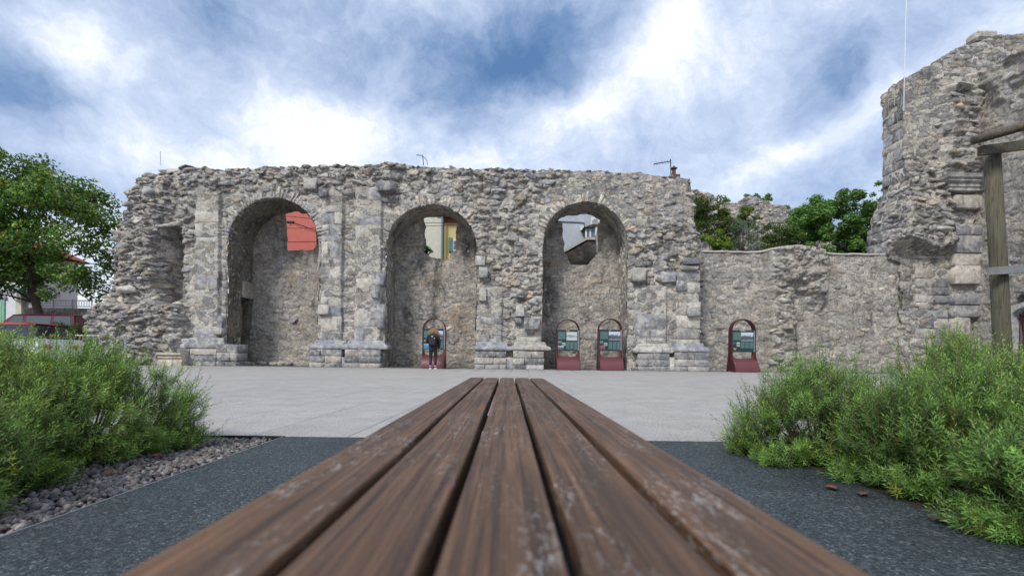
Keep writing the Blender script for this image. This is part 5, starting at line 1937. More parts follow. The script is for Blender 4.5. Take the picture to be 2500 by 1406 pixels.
for (q, (x, y)) in enumerate(((1775, 490), (1836, 472), (1870, 482), (1930, 505))):
    lab_ = ('weeds on the left shoulder of the distant ruined wall', 'weeds on the peak of the distant ruined wall', 'weeds right of the peak of the distant ruined wall', 'weeds on the lowest step of the distant ruined wall')[q]
    c = W(x, y + 14, 37.6)
    bush('wall_weeds', lab_, 'weeds', [(x - 22, y + 20), (x - 18, y + 2), (x - 4, y - 10), (x + 10, y - 4), (x + 24, y + 8), (x + 24, y + 20)], 37.6, 9, (0.15, 0.25), 0.2, 420, 0.14, TRE, 50 + q, tuple(c), 'weeds growing on the distant wall', 0.1)
bush('window_plant', 'small leafy plant in the corner of the second arch window', 'plant', [(1026, 625), (1030, 600), (1040, 596), (1052, 606), (1058, 625)], 24.6, 8, (0.1, 0.17), 0.15, 420, 0.09, TRE, 60, tuple(W(1040, 640, 24.6)), None, 0.2)


# --- rosemary
def rosemary(name, label, cx, cy, rx, ry, h, n, upright, seed, tint=(1, 1, 1), group=None, spike=0.3):
    r = np.random.default_rng(seed)
    t = thing(name, label, 'rosemary', (cx, cy, 0), group)
    n = int(n * 2.0)
    # shoots stand in tufts, with darker gaps between; a few stray ones
    K = max(20, n // 17)
    dk = norm(r.normal(size=(K, 3))); dk[:, 2] = np.abs(dk[:, 2]) * 1.15 + 0.02; dk = norm(dk)
    lump = 1 + 0.14 * fbm(dk[:, 0] * 2.2, dk[:, 1] * 2.2, dk[:, 2] * 2.2 + seed, 3, seed)
    rk = (0.42 + 0.58 * r.random(K) ** 0.35) * lump
    k_ = r.integers(0, K, n)
    d = norm(dk[k_] + r.normal(size=(n, 3)) * 0.05)
    upk = np.clip(upright * 0.8 + 0.3 * dk[:, 2], 0, 1)[:, None]
    tdir = norm(norm(dk * (1, 1, 0.8)) * (1 - upk) + np.array((0, 0, 1.0)) * upk + r.normal(size=(K, 3)) * 0.22)
    dirn = norm(tdir[k_] + r.normal(size=(n, 3)) * 0.42)
    root = np.stack([dk[:, 0] * rx * rk, dk[:, 1] * ry * rk, dk[:, 2] * h * rk], 1) - tdir * 0.09
    tip = root[k_] + dirn * r.uniform(0.05, 0.13, (n, 1)) + r.normal(size=(n, 3)) * 0.012
    stray = r.random(n) < 0.12
    tip[stray] += r.normal(size=(stray.sum(), 3)) * 0.022
    tip[:, 2] = np.where(tip[:, 2] < 0.05, 0.03 + 0.06 * r.random(n), tip[:, 2])
    L = r.uniform(0.05, 0.125, n)
    if spike > 0:
        sp_ = (r.random(n) < spike) & (d[:, 2] > 0.3)
        tip[sp_] += dirn[sp_] * r.uniform(0.03, 0.12, (sp_.sum(), 1))
        L[sp_] *= 1.3
        dirn[sp_] = norm(dirn[sp_] * (0.8, 0.8, 1.2))
    bend = r.uniform(-0.02, 0.06, n)
    base = tip - dirn * L[:, None]
    base[:, 2] = np.maximum(base[:, 2] - bend, 0.004)
    m = 24
    tt = np.linspace(0.04, 1.0, m)[None, :] + r.uniform(-0.01, 0.01, (n, m))
    Pn = base[:, None, :] + (tip - base)[:, None, :] * tt[..., None]
    Pn[..., 2] += bend[:, None] * (tt ** 2 - tt) * 1.5
    tg = norm(tip - base)[:, None, :]
    ref = norm(np.cross(tg[:, 0, :], r.normal(size=(n, 3))))[:, None, :]
    bi = np.cross(tg, ref)
    ph = (np.arange(m) * 2.39996)[None, :, None] + r.uniform(0, 6.3, (n, 1, 1))
    radial = np.cos(ph) * ref + np.sin(ph) * bi
    al = (0.30 + 0.8 * tt ** 4)[..., None]
    nd = norm(tg * al + radial * 0.85 + np.array((0, 0, 0.08)) + r.normal(size=(n, m, 3)) * 0.06)
    ln = (r.uniform(0.022, 0.038, (n, m)) * (1 - 0.45 * tt ** 4))[..., None]
    side = norm(np.cross(nd, tg + 1e-3)) * 0.0019
    p0 = Pn; p2 = Pn + nd * ln; pm = Pn + nd * ln * 0.3
    V = np.stack([p0, pm - side, p2, pm + side], 2).reshape(-1, 3)
    V[:, 2] = np.maximum(V[:, 2], 0.003)
    k = n * m
    F4 = np.arange(k * 4).reshape(k, 4)
    cl_ = np.clip(0.5 + 0.9 * fbm(tip[:, 0] * 5, tip[:, 1] * 5, tip[:, 2] * 5, 2, seed), 0, 1)
    young = (r.random((n, 1)) ** 1.5 * 0.5 + 0.5 * cl_[:, None])
    bright = (0.25 + 0.75 * tt ** 1.5) * (0.35 + 0.65 * young)
    old, new = np.array((0.028, 0.07, 0.018)), np.array((0.37, 0.58, 0.115))
    cc = old + (new - old) * bright[..., None]
    yl = (r.random((n, 1, 1)) < 0.035)
    cc = np.where(yl, np.array((0.26, 0.27, 0.03)), cc) * r.uniform(0.8, 1.2, (n, m, 1)) * np.array(tint)
    col = np.repeat(cc.reshape(-1, 3), 4, axis=0)
    mesh('foliage', V, F4, M['needle'], t, False, col)
    # stems: thin three-sided shoots
    st = []
    w3 = 0.0012
    ring0 = [base + (ref[:, 0] * math.cos(a) + bi[:, 0] * math.sin(a)) * w3 for a in (0, 2.1, 4.2)]
    ring1 = [tip + (ref[:, 0] * math.cos(a) + bi[:, 0] * math.sin(a)) * w3 * 0.4 for a in (0, 2.1, 4.2)]
    Vs = np.stack(ring0 + ring1, 1).reshape(-1, 3)
    o = (np.arange(n) * 6)[:, None]
    Fs = np.concatenate([o + np.array([[0, 1, 4, 3]]), o + np.array([[1, 2, 5, 4]]), o + np.array([[2, 0, 3, 5]])])
    mesh('shoots', Vs, Fs, M['twig'], t)
    # woody branches
    mb = MB()
    for q in range(26):
        a = r.uniform(0, 6.3); rr_ = r.uniform(0.25, 0.6)
        e = np.array((rx * rr_ * math.cos(a), ry * rr_ * math.sin(a), h * r.uniform(0.15, 0.7)))
        mb.tube([(r.uniform(-0.05, 0.05), r.uniform(-0.05, 0.05), 0), e * (0.5, 0.5, 0.3), e], [0.012, 0.008, 0.003], 5)
    mb.build('branches', M['twig'], t)
    return t


GL, GR_ = 'rosemary bushes in the left bed', 'rosemary bushes in the right bed'
rosemary('rosemary_bush', 'rosemary bush with its right tip reaching over the mauve gravel', -2.34, 2.72, 0.66, 0.44, 0.57, 1500, 0.38, 1, (0.92, 1.0, 0.95), GL)
rosemary('rosemary_bush', 'tall bright rosemary bush in the middle of the left bed', -2.42, 2.2, 0.64, 0.5, 0.63, 1500, 0.42, 2, (1.1, 1.08, 1.0), GL)
rosemary('rosemary_bush', 'nearest rosemary bush at the bottom left corner', -2.05, 1.55, 0.48, 0.5, 0.50, 1300, 0.35, 3, (0.95, 1.0, 0.95), GL)
rosemary('rosemary_bush', 'rosemary bush at the back of the left bed under the red and white car', -2.95, 2.70, 0.55, 0.45, 0.66, 1200, 0.5, 4, (1.15, 1.08, 0.9), GL)
rosemary('rosemary_bush', 'rosemary bush at the left edge of the frame', -2.30, 1.85, 0.5, 0.45, 0.60, 1200, 0.45, 5, (1.1, 1.05, 0.95), GL)
rosemary('rosemary_bush', 'rosemary bush with upright spikes at the left tip of the right bed', 1.72, 2.70, 0.54, 0.44, 0.53, 1400, 0.62, 6, (0.9, 0.98, 0.95), GR_, 0.5)
rosemary('rosemary_bush', 'spreading rosemary bush in the middle of the right bed', 1.98, 2.1, 0.58, 0.48, 0.56, 1500, 0.5, 7, (0.85, 0.95, 0.95), GR_, 0.4)
rosemary('rosemary_bush', 'low trailing rosemary bush by the dark paving at bottom right', 1.85, 1.45, 0.46, 0.46, 0.42, 1300, 0.25, 8, (0.8, 0.93, 0.95), GR_)
rosemary('rosemary_bush', 'rosemary bush in front of the round timber post', 2.42, 2.35, 0.5, 0.5, 0.64, 1300, 0.6, 9, (1.0, 1.0, 0.9), GR_, 0.5)
rosemary('rosemary_bush', 'rosemary bush at the right edge of the frame', 2.2, 1.75, 0.5, 0.42, 0.56, 1100, 0.5, 10, (0.95, 1.0, 0.9), GR_, 0.3)
rosemary('rosemary_bush', 'rosemary bush behind the spiky one at the back of the right bed', 2.65, 2.85, 0.55, 0.36, 0.68, 1100, 0.62, 12, (1.0, 1.0, 0.9), GR_, 0.5)

# dry leaves
M['dry_leaf'] = simple('dry_brown_leaf', (0.16, 0.06, 0.03), 0.8, var=0.4, scale=40)
dl = [(1.33, 2.72, 'fallen brown leaf at the left tip of the right bed'), (1.36, 2.45, 'fallen brown leaf beside the spiky rosemary'), (1.34, 2.02, 'curled brown leaf on the dark paving edge'), (1.40, 1.93, 'brown leaf cluster at the middle of the right bed edge'),
      (1.44, 1.62, 'fallen brown leaf near the bottom right corner'), (1.50, 1.5, 'brown leaf under the trailing rosemary'), (-1.72, 2.15, 'dark red leaf lying on the left gravel'), (-1.78, 2.5, 'small red leaf on the left gravel near the black edging')]
for (x, y, lb) in dl:
    mb = MB()
    for k in range(1):
        Ls, Wd = random.uniform(0.045, 0.075), random.uniform(0.016, 0.026)
        a = random.uniform(0, 6.3)
        V = []
        for i in range(5):
            u = i / 4
            wv = Wd * math.sin(math.pi * min(max(u, 0.06), 0.94))
            for s in (-1, 0, 1):
                lx, ly, lz = (u - 0.5) * Ls, s * wv, 0.003 + 0.004 * abs(s) + 0.003 * (1 + math.sin(u * 5 + a))
                V.append((lx * math.cos(a) - ly * math.sin(a), lx * math.sin(a) + ly * math.cos(a), lz))
        mb.add(V, [(i * 3 + j, i * 3 + j + 1, i * 3 + j + 4, i * 3 + j + 3) for i in range(4) for j in range(2)])
    o = mb.build('dry_leaf', M['dry_leaf'], None, True, loc=(x, y, 0.004))
    tag(o, lb, 'leaf', 'dry leaves on the bed edges')


# ================================================================= BENCH
def wood_mat(name, base, dark, wear=0.5, scale=1.0):
    m, nt, b = new_mat(name)
    p = geo_pos(nt)
    oi = nt.n('ShaderNodeObjectInfo').outputs['Random']
    off = nt.n('ShaderNodeCombineXYZ'); nt.put(off.inputs[0], nt.math('MULTIPLY', oi, 37.0)); nt.put(off.inputs[1], nt.math('MULTIPLY', oi, 11.0))
    q = nt.vmath('ADD', p, off.outputs[0])
    gr = nt.noise(nt.map(q, (60 * scale, 1.6 * scale, 60 * scale)), 1.0, 6, 0.62, 0.4)
    fine = nt.noise(nt.map(q, (190 * scale, 3.5 * scale, 190 * scale)), 1.0, 3, 0.6)
    c = nt.mix(nt.rng(gr, 0.32, 0.68), dark, base)
    c = nt.vmath('SCALE', c, None, nt.rng(fine, 0.32, 0.68, 0.42, 1.5))
    c = nt.vmath('SCALE', c, None, nt.rng(oi, 0, 1, 0.85, 1.12))
    big = nt.noise(nt.map(q, (9, 2.2, 9)), 1.0, 5, 0.62)
    c = nt.mix(nt.rng(big, 0.5, 0.7, 0, 0.4, True), c, (0.19, 0.10, 0.05))
    wr = nt.noise(nt.map(q, (210, 60, 210)), 1.0, 3, 0.7)
    wmask = nt.math('MULTIPLY', nt.rng(wr, 0.52, 0.62, 0, 1, True), nt.rng(nt.noise(nt.map(q, (16, 3.5, 16), loc=(5, 1, 2)), 1.0, 5, 0.7), 0.46, 0.7, 0, wear, True))
    c = nt.mix(wmask, c, (0.34, 0.325, 0.31))
    dk = nt.rng(nt.noise(nt.map(q, (40, 22, 40), loc=(2, 9, 1)), 1.0, 4, 0.7), 0.63, 0.72, 0, 0.7, True)
    c = nt.mix(dk, c, (0.015, 0.012, 0.01))
    nt.put(b.inputs['Base Color'], c)
    nt.put(b.inputs['Roughness'], nt.rng(gr, 0.3, 0.7, 0.48, 0.72))
    b.inputs['Specular IOR Level'].default_value = 0.4
    bump(nt, b, nt.math('ADD', nt.math('MULTIPLY', gr, 0.6), nt.math('ADD', nt.math('MULTIPLY', fine, 0.5), nt.math('MULTIPLY', wr, 0.5))), 0.0035, 0.8)
    return m


M['bench_wood'] = wood_mat('weathered_stained_slat', (0.145, 0.078, 0.042), (0.045, 0.025, 0.015), 0.75)
M['bench_steel'] = simple('dark_bench_steel', (0.03, 0.03, 0.032), 0.5, 0.5)
bench = thing('slatted_bench', 'long backless bench of five weathered brown slats running towards the arches', 'bench', (0, 1.4, 0))
BT, BW, BG = H - 0.1325, 0.0828, 0.0112
tot = 5 * BW + 4 * BG
for k in range(5):
    xc = -tot / 2 + BW / 2 + k * (BW + BG) - 0.002
    prof = []
    w2, tk, rr = BW / 2, 0.038, 0.0032
    for (cx_, cz, a0) in ((w2 - rr, -rr, 0), (-w2 + rr, -rr, 90)):
        for a in np.linspace(a0, a0 + 90, 5):
            prof.append((cx_ + rr * math.cos(math.radians(a)), cz + rr * math.sin(math.radians(a))))
    prof += [(-w2, -tk), (w2, -tk)]
    V, Fc = [], []
    ysn = np.linspace(-1.95, 1.715, 50)
    for y in ysn:
        wob = 0.0012 * float(fbm(y * 1.5, k * 3.1, 0.0, 3, 5)); wz = 0.0010 * float(fbm(y * 1.2, k * 5.3, 4.0, 3, 6))
        V += [(xc + x + wob, y, BT + z + wz) for x, z in prof]
    n = len(prof)
    for i in range(len(ysn) - 1):
        for j in range(n):
            Fc.append((i * n + j, i * n + (j + 1) % n, (i + 1) * n + (j + 1) % n, (i + 1) * n + j))
    Fc += [tuple(range(n)), tuple((len(ysn) - 1) * n + j for j in range(n - 1, -1, -1))]
    mesh('slat', V, Fc, M['bench_wood'], bench)
for y in (-1.3, 0.0, 1.3):
    mb = MB(); mb.box(-0.2, 0.2, y - 0.025, y + 0.025, BT - 0.075, BT - 0.0382); mb.build('crossbar', M['bench_steel'], bench)
for y in (-1.3, 1.3):
    for s in (-1, 1):
        mb = MB(); mb.box(s * 0.17 - 0.025, s * 0.17 + 0.025, y - 0.03, y + 0.03, 0.0, BT - 0.0755); mb.build('leg', M['bench_steel'], bench)

# ================================================================= TIMBER STAKE FRAME
M['stake'] = wood_mat('tanalised_round_timber', (0.10, 0.088, 0.058), (0.05, 0.045, 0.032), 0.2, 0.5)


def log_mat():
    m, nt, b = new_mat('greenish_round_timber')
    p = geo_pos(nt)
    wv = nt.n('ShaderNodeTexNoise'); nt.put(wv.inputs['Vector'], nt.map(p, (14, 14, 1.1))); wv.inputs['Scale'].default_value = 1.0; wv.inputs['Detail'].default_value = 3; wv.inputs['Distortion'].default_value = 1.2
    rings = nt.math('FRACT', nt.math('MULTIPLY', wv.outputs[0], 9.0))
    c = nt.mix(nt.rng(rings, 0.0, 0.35, 1, 0, True), (0.10, 0.088, 0.056), (0.038, 0.035, 0.023))
    c = nt.vmath('SCALE', c, None, nt.rng(nt.noise(nt.map(p, (90, 90, 6)), 1.0, 4, 0.6), 0.3, 0.7, 0.7, 1.3))
    c = nt.mix(nt.rng(nt.noise(p, 7, 4, 0.6), 0.5, 0.7, 0, 0.45, True), c, (0.085, 0.10, 0.065))
    nt.put(b.inputs['Base Color'], c)
    b.inputs['Roughness'].default_value = 0.85
    bump(nt, b, wv.outputs[0], 0.01)
    return m


M['log'] = log_mat()
M['grey_board'] = simple('silver_grey_board', (0.20, 0.205, 0.205), 0.85, var=0.25, scale=12, bmp=0.004)
sf = thing('timber_stake_frame', 'round timber post with nailed rails standing in the right rosemary', 'tree stake')
DP = 3.35
pb, ptp = W(2449, 880, DP), W(2421, 372, DP)
axis = (ptp - pb) / (ptp[2] - pb[2])
mb = MB(); mb.tube([pb - axis * pb[2] + (0, 0, 0.0), pb, (pb + ptp) / 2 + (0.004, 0, 0), ptp], [0.050, 0.050, 0.048, 0.047], 20); mb.build('post', M['log'], sf, True)
a = W(2372, 345, DP - 0.11); b_ = W(2520, 303, DP - 0.25)
mb = MB(); mb.tube([a, a * 0.5 + b_ * 0.5, b_ + (b_ - a) * 0.5], [0.026, 0.028, 0.029], 12); mb.build('top_rail', M['stake'], sf, True)
a = W(2392, 369, DP - 0.08); b_ = W(2520, 352, DP - 0.08)


def board(name, a, b_, hh, th, mat):
    d = b_ - a
    V = []
    for q in (a, b_ + d * 0.6):
        for (z, y) in ((hh, -th), (-hh, -th), (-hh, th), (hh, th)):
            V.append(q + (0, y, z))
    mb = MB(); mb.add(V, [(0, 1, 2, 3), (7, 6, 5, 4), (0, 4, 5, 1), (1, 5, 6, 2), (2, 6, 7, 3), (3, 7, 4, 0)]); mb.build(name, mat, sf)


board('upper_board', a, b_, 0.030, 0.018, M['stake'])
board('lower_board', W(2416, 662, DP - 0.085), W(2520, 656, DP - 0.085), 0.025, 0.012, M['grey_board'])

# ================================================================= INFORMATION BOARDS
M['steel_red'] = simple('oxide_red_painted_steel', (0.12, 0.034, 0.040), 0.42, 0.0, 0.1, 3, 0.5)
M['steel_dark'] = simple('dark_oxide_painted_steel', (0.065, 0.018, 0.019), 0.5, 0.0, 0.15, 3, 0.4)
M['panel_green'] = simple('dark_green_panel', (0.011, 0.034, 0.038), 0.35, 0, 0.06)


def print_mat(name, kind):
    m, nt, b = new_mat(name)
    tcn = nt.n('ShaderNodeTexCoord').outputs['Object']
    if kind == 'text':
        wv = nt.n('ShaderNodeSeparateXYZ'); nt.put(wv.inputs[0], tcn)
        ln = nt.math('FRACT', nt.math('MULTIPLY', wv.outputs[2], 45.0))
        wd = nt.noise(nt.map(tcn, (60, 1, 45)), 1.0, 1)
        f = nt.math('MULTIPLY', nt.rng(ln, 0.45, 0.55), nt.rng(wd, 0.4, 0.45))
        c = nt.mix(f, (0.045, 0.10, 0.095), (0.11, 0.19, 0.18))
    else:
        sky_ = nt.n('ShaderNodeSeparateXYZ'); nt.put(sky_.inputs[0], tcn)
        n = nt.noise(nt.map(tcn, (9, 1, 14)), 1.0, 5, 0.65)
        hz = nt.math('ADD', sky_.outputs[2], nt.math('MULTIPLY', nt.math('SUBTRACT', n, 0.5), 0.28))
        tones = {'photo': [(0.0, (0.32, 0.36, 0.40)), (0.35, (0.05, 0.06, 0.07)), (0.55, (0.10, 0.12, 0.14)), (0.6, (0.42, 0.48, 0.55)), (1, (0.55, 0.6, 0.66))],
                 'engraving': [(0.0, (0.50, 0.52, 0.53)), (0.4, (0.42, 0.44, 0.45)), (0.5, (0.16, 0.17, 0.18)), (0.6, (0.45, 0.47, 0.48)), (1, (0.52, 0.54, 0.55))],
                 'blue': [(0, (0.02, 0.10, 0.20)), (0.5, (0.04, 0.22, 0.36)), (0.8, (0.3, 0.45, 0.52)), (1, (0.05, 0.2, 0.32))],
                 'night': [(0, (0.03, 0.025, 0.06)), (0.45, (0.06, 0.05, 0.10)), (0.6, (0.28, 0.10, 0.05)), (1, (0.03, 0.05, 0.12))]}[kind]
        c = nt.ramp(nt.math('ADD', nt.math('MULTIPLY', hz, 2.0), 0.5), tones)
    nt.put(b.inputs['Base Color'], c)
    b.inputs['Roughness'].default_value = 0.4
    return m


PM = {k: print_mat('print_' + k, k) for k in ('text', 'photo', 'engraving', 'blue', 'night')}
M['title'] = simple('pale_print', (0.45, 0.46, 0.42), 0.5)
M['gold'] = simple('gold_print', (0.55, 0.32, 0.10), 0.5)


def info_board(label, px, ybase, sc, prints, D=21.2, yaw=0.0):
    t = thing('information_board', label, 'information board', (fX(px, D, 880), D, 0.0), 'information boards along the ruin', yaw)
    R, zt, hd = 0.515 * sc, 1.73 * sc, 0.16
    n = 22
    path = [(-R, 0.02), (-R, 0.25), (-R, 0.45), (-R, 0.62), (-R, 0.8), (-R, 1.2)] + [(-R * math.cos(math.pi * k / n), zt + R * math.sin(math.pi * k / n)) for k in range(n + 1)] + [(R, 1.2), (R, 0.8), (R, 0.62), (R, 0.45), (R, 0.25), (R, 0.02)]
    V = []
    for (x, z) in path:
        fl = float(sstep(0.85, 0.0, z))
        y0, y1 = -hd - 0.40 * fl ** 1.2, hd + 0.16 * fl ** 1.2
        nx, nz = (x / R, 0) if z < zt else (x / R, (z - zt) / R)
        k = 0.03
        V += [(x, y0, z), (x - nx * k, y0, z - nz * k), (x - nx * k, y1, z - nz * k), (x, y1, z)]
    Fc = []
    for i in range(len(path) - 1):
        for q in range(4):
            Fc.append((i * 4 + q, i * 4 + (q + 1) % 4, i * 4 + 4 + (q + 1) % 4, i * 4 + 4 + q))
    mesh('hoop', V, Fc, M['steel_dark'], t)
    # curved foot plate
    prof = [(-0.53, 0.02), (-0.525, 0.14), (-0.49, 0.26), (-0.43, 0.37), (-0.34, 0.46), (-0.24, 0.52), (-0.15, 0.55), (-0.10, 0.57)]
    V, Fc = [], []
    for (y, z) in prof:
        V += [(-R + 0.028, y, z), (R - 0.028, y, z)]
    for i in range(len(prof) - 1):
        Fc.append((2 * i, 2 * i + 1, 2 * i + 3, 2 * i + 2))
    mesh('foot_plate', V, Fc, M['steel_red'], t, True)
    # rounded lower corners of the back sheet
    xr, z0, z1, rr = R - 0.029, 0.57, 0.86, 0.15
    for s in (-1, 1):
        pts = [(s * xr, z0), (s * (xr - rr - 0.06), z0)] + [(s * (xr - 0.06 - rr + rr * math.sin(a)), z0 + 0.012 + rr - rr * math.cos(a)) for a in np.linspace(0, math.pi / 2, 7)] + [(s * (xr - 0.06), z1), (s * xr, z1)]
        mb = MB(); mb.prism(pts, 'y', -0.10, -0.09); mb.build('corner_gusset', M['steel_red'], t)
    z0, z1 = 0.84 * sc, 1.77 * sc
    mb = MB(); mb.box(-R + 0.035, R - 0.07, -0.135, -0.105, z0, z1); bd = mb.build('board', M['panel_green'], t)
    mb = MB(); mb.box(R - 0.069, R - 0.034, -0.13, -0.11, z0 + 0.02, z1 - 0.02); mb.build('edge_strip', M['galv'], t)
    x0, wd, hh = -R + 0.035, 2 * R - 0.105, z1 - z0
    for (u0, u1, v0, v1, kd) in prints:
        cx_, cz = x0 + wd * (u0 + u1) / 2, z1 - hh * (v0 + v1) / 2
        hw, hz = wd * (u1 - u0) / 2, hh * (v1 - v0) / 2
        mat = PM.get(kd) or M[kd]
        mb = MB(); mb.box(-hw, hw, -0.002, 0.002, -hz, hz)
        o = mb.build({'text': 'text_block', 'title': 'title', 'gold': 'emblem'}.get(kd, 'picture'), mat, bd, loc=(cx_, -0.1385, cz))
    return t


common = [(0.04, 0.4, 0.1, 0.45, 'text'), (0.44, 0.6, 0.56, 0.92, 'text'), (0.63, 0.79, 0.56, 0.92, 'text'), (0.82, 0.97, 0.56, 0.94, 'text')]
info_board('information board with the woman standing before it, in the second arch', 1060, 899, 0.96, common + [(0.46, 0.96, 0.1, 0.5, 'photo'), (0.34, 0.68, 0.025, 0.05, 'title'), (0.04, 0.14, 0.54, 0.62, 'engraving'), (0.03, 0.28, 0.72, 0.98, 'blue')])
info_board('left one of the two information boards in the third arch, with a framed engraving', 1385, 902, 0.97, common + [(0.45, 0.96, 0.1, 0.5, 'engraving'), (0.42, 0.6, 0.025, 0.05, 'title'), (0.04, 0.22, 0.55, 0.68, 'photo'), (0.24, 0.41, 0.61, 0.75, 'engraving'), (0.04, 0.32, 0.76, 0.96, 'photo')])
info_board('right one of the two information boards in the third arch, with a town view', 1488, 903, 0.99, common + [(0.44, 0.98, 0.1, 0.5, 'photo'), (0.45, 0.55, 0.025, 0.05, 'title'), (0.02, 0.18, 0.55, 0.67, 'photo'), (0.21, 0.38, 0.62, 0.75, 'engraving'), (0.01, 0.28, 0.75, 0.98, 'night')])
info_board('information board standing alone before the low wall at right', 1811, 907, 1.0, common[:1] + [(u0, u1, 0.54, 0.82, 'text') for (u0, u1) in ((0.38, 0.56), (0.59, 0.76), (0.79, 0.97))] + [(0.40, 0.96, 0.1, 0.5, 'photo'), (0.36, 0.6, 0.02, 0.04, 'title'), (0.04, 0.14, 0.55, 0.62, 'photo'), (0.2, 0.34, 0.55, 0.74, 'engraving'), (0.07, 0.19, 0.82, 0.86, 'gold'), (0.11, 0.15, 0.86, 0.91, 'gold')], 20.9)

# carved limestone fragment lying left of the first pilaster
cb = thing('carved_stone_block', 'pale carved moulded stone block lying at the foot of the first pilaster', 'stone block', (0, 0, 0))
a0, a1 = ab(418, 880)[0], ab(474, 880)[0]
prof = [(0.86, -0.02), (0.86, 0.16), (0.84, 0.17), (0.80, 0.26), (0.84, 0.30), (0.87, 0.34), (0.84, 0.38), (0.80, 0.40), (0.92, 0.46), (0.92, 0.54), (0.2, 0.55), (0.2, -0.02)]
mb = MB(); mb.prism([(D0 - c, z) for c, z in prof], 'x', a0, a1, (0.46, 0.41, 0.33)); mb.build('block', M['dressed'], cb)

# ================================================================= PERSON
def skin_obj(name, verts, edges, radii, mat, parent, root=0, sub=2):
    me = bpy.data.meshes.new(name)
    me.from_pydata(verts, edges, [])
    o = bpy.data.objects.new(name, me)
    link(o, parent)
    o.modifiers.new('skin', 'SKIN').use_smooth_shade = True
    sv = me.skin_vertices[0].data
    for i, r in enumerate(radii):
        sv[i].radius = r if isinstance(r, tuple) else (r, r)
        sv[i].use_root = (i == root)
    ss = o.modifiers.new('sub', 'SUBSURF'); ss.levels = sub; ss.render_levels = sub
    me.materials.append(mat)
    return o


M['skin'] = simple('skin', (0.45, 0.27, 0.19), 0.5, var=0.05)
M['black_cloth'] = simple('black_jacket_cloth', (0.012, 0.013, 0.016), 0.75, var=0.3, scale=15, bmp=0.01)
M['legging'] = simple('black_leggings_cloth', (0.009, 0.009, 0.011), 0.6)
M['pack'] = simple('dark_navy_backpack_cloth', (0.010, 0.012, 0.02), 0.6, var=0.3, scale=20)
M['hair'] = simple('blonde_hair', (0.25, 0.155, 0.07), 0.5, var=0.35, scale=40)
M['shoe'] = simple('white_trainer', (0.7, 0.7, 0.69), 0.5)
M['shoe_up'] = simple('navy_trainer_upper', (0.06, 0.06, 0.11), 0.6)
M['sock'] = simple('lilac_sock', (0.42, 0.25, 0.40), 0.8)
DPR = 19.9
person = thing('person', 'person seen from behind in black jacket and leggings with long curly blonde hair', 'person', (fX(1057, DPR, 900), DPR, 0.0))
person.scale = (0.985, 0.985, 0.985)
arm_l = [(-0.175, 0.0, 1.37), (-0.265, -0.02, 1.12), (-0.16, 0.17, 1.12)]
arm_r = [(0.175, 0.0, 1.37), (0.255, -0.03, 1.11), (0.215, 0.10, 0.90)]
bv = [(0, 0, 0.90), (0, 0, 1.08), (0, -0.01, 1.28), (0, 0.01, 1.42), (0, 0.05, 1.50), (0, 0.075, 1.60), (0, 0.07, 1.66)] + arm_l + arm_r + \
     [(-0.09, 0, 0.87), (-0.10, 0.015, 0.48), (-0.10, -0.01, 0.09), (-0.105, 0.12, 0.045), (0.09, 0, 0.87), (0.10, 0.015, 0.48), (0.10, -0.01, 0.09), (0.115, 0.12, 0.045)]
be = [(0, 1), (1, 2), (2, 3), (3, 4), (4, 5), (5, 6), (2, 7), (7, 8), (8, 9), (2, 10), (10, 11), (11, 12), (0, 13), (13, 14), (14, 15), (15, 16), (0, 17), (17, 18), (18, 19), (19, 20)]
brr = [0.13, 0.11, 0.125, 0.055, 0.075, 0.09, 0.05, 0.055, 0.042, 0.028, 0.055, 0.042, 0.028, 0.08, 0.052, 0.034, 0.032, 0.08, 0.052, 0.034, 0.032]
# hands: palm and five fingers each, grown from the wrists
for (wi, d, side) in ((9, Vector((0.55, 0.8, 0.15)), 1), (12, Vector((-0.1, 0.35, -0.95)), -1)):
    w0 = Vector(bv[wi]); d = d.normalized()
    acr = d.cross(Vector((0, 0, 1)) if abs(d.z) < 0.8 else Vector((0, 1, 0))).normalized()
    pl = len(bv); bv.append(tuple(w0 + d * 0.07)); be.append((wi, pl)); brr.append((0.034, 0.016))
    for k, fl in enumerate((0.075, 0.082, 0.077, 0.06)):
        s0 = w0 + d * 0.09 + acr * (k - 1.5) * 0.02
        i0 = len(bv); bv.append(tuple(s0)); be.append((pl, i0)); brr.append(0.009)
        bv.append(tuple(s0 + d * fl * 0.5 + Vector((0, 0, -0.006)))); be.append((i0, i0 + 1)); brr.append(0.0085)
        bv.append(tuple(s0 + d * fl * 0.9 + Vector((0, 0, -0.025)))); be.append((i0 + 1, i0 + 2)); brr.append(0.007)
    i0 = len(bv); s0 = w0 + d * 0.03 + acr * side * 0.04
    bv.append(tuple(s0)); be.append((wi, i0)); brr.append(0.011)
    bv.append(tuple(s0 + d * 0.05 + acr * side * 0.015)); be.append((i0, i0 + 1)); brr.append(0.009)
skin_obj('body', bv, be, brr, M['skin'], person)
jv = [(0, 0, 0.84), (0, 0, 0.97), (0, -0.005, 1.12), (0, -0.01, 1.30), (0, 0.01, 1.43)] + arm_l + [(-0.13, 0.21, 1.125)] + arm_r + [(0.205, 0.12, 0.86)]
je = [(0, 1), (1, 2), (2, 3), (3, 4), (3, 5), (5, 6), (6, 7), (7, 8), (3, 9), (9, 10), (10, 11), (11, 12)]
jr = [(0.215, 0.15), (0.21, 0.15), (0.20, 0.15), (0.20, 0.15), (0.085, 0.085), 0.095, 0.075, 0.055, 0.05, 0.095, 0.075, 0.058, 0.05]
skin_obj('jacket', jv, je, jr, M['black_cloth'], person, 0)
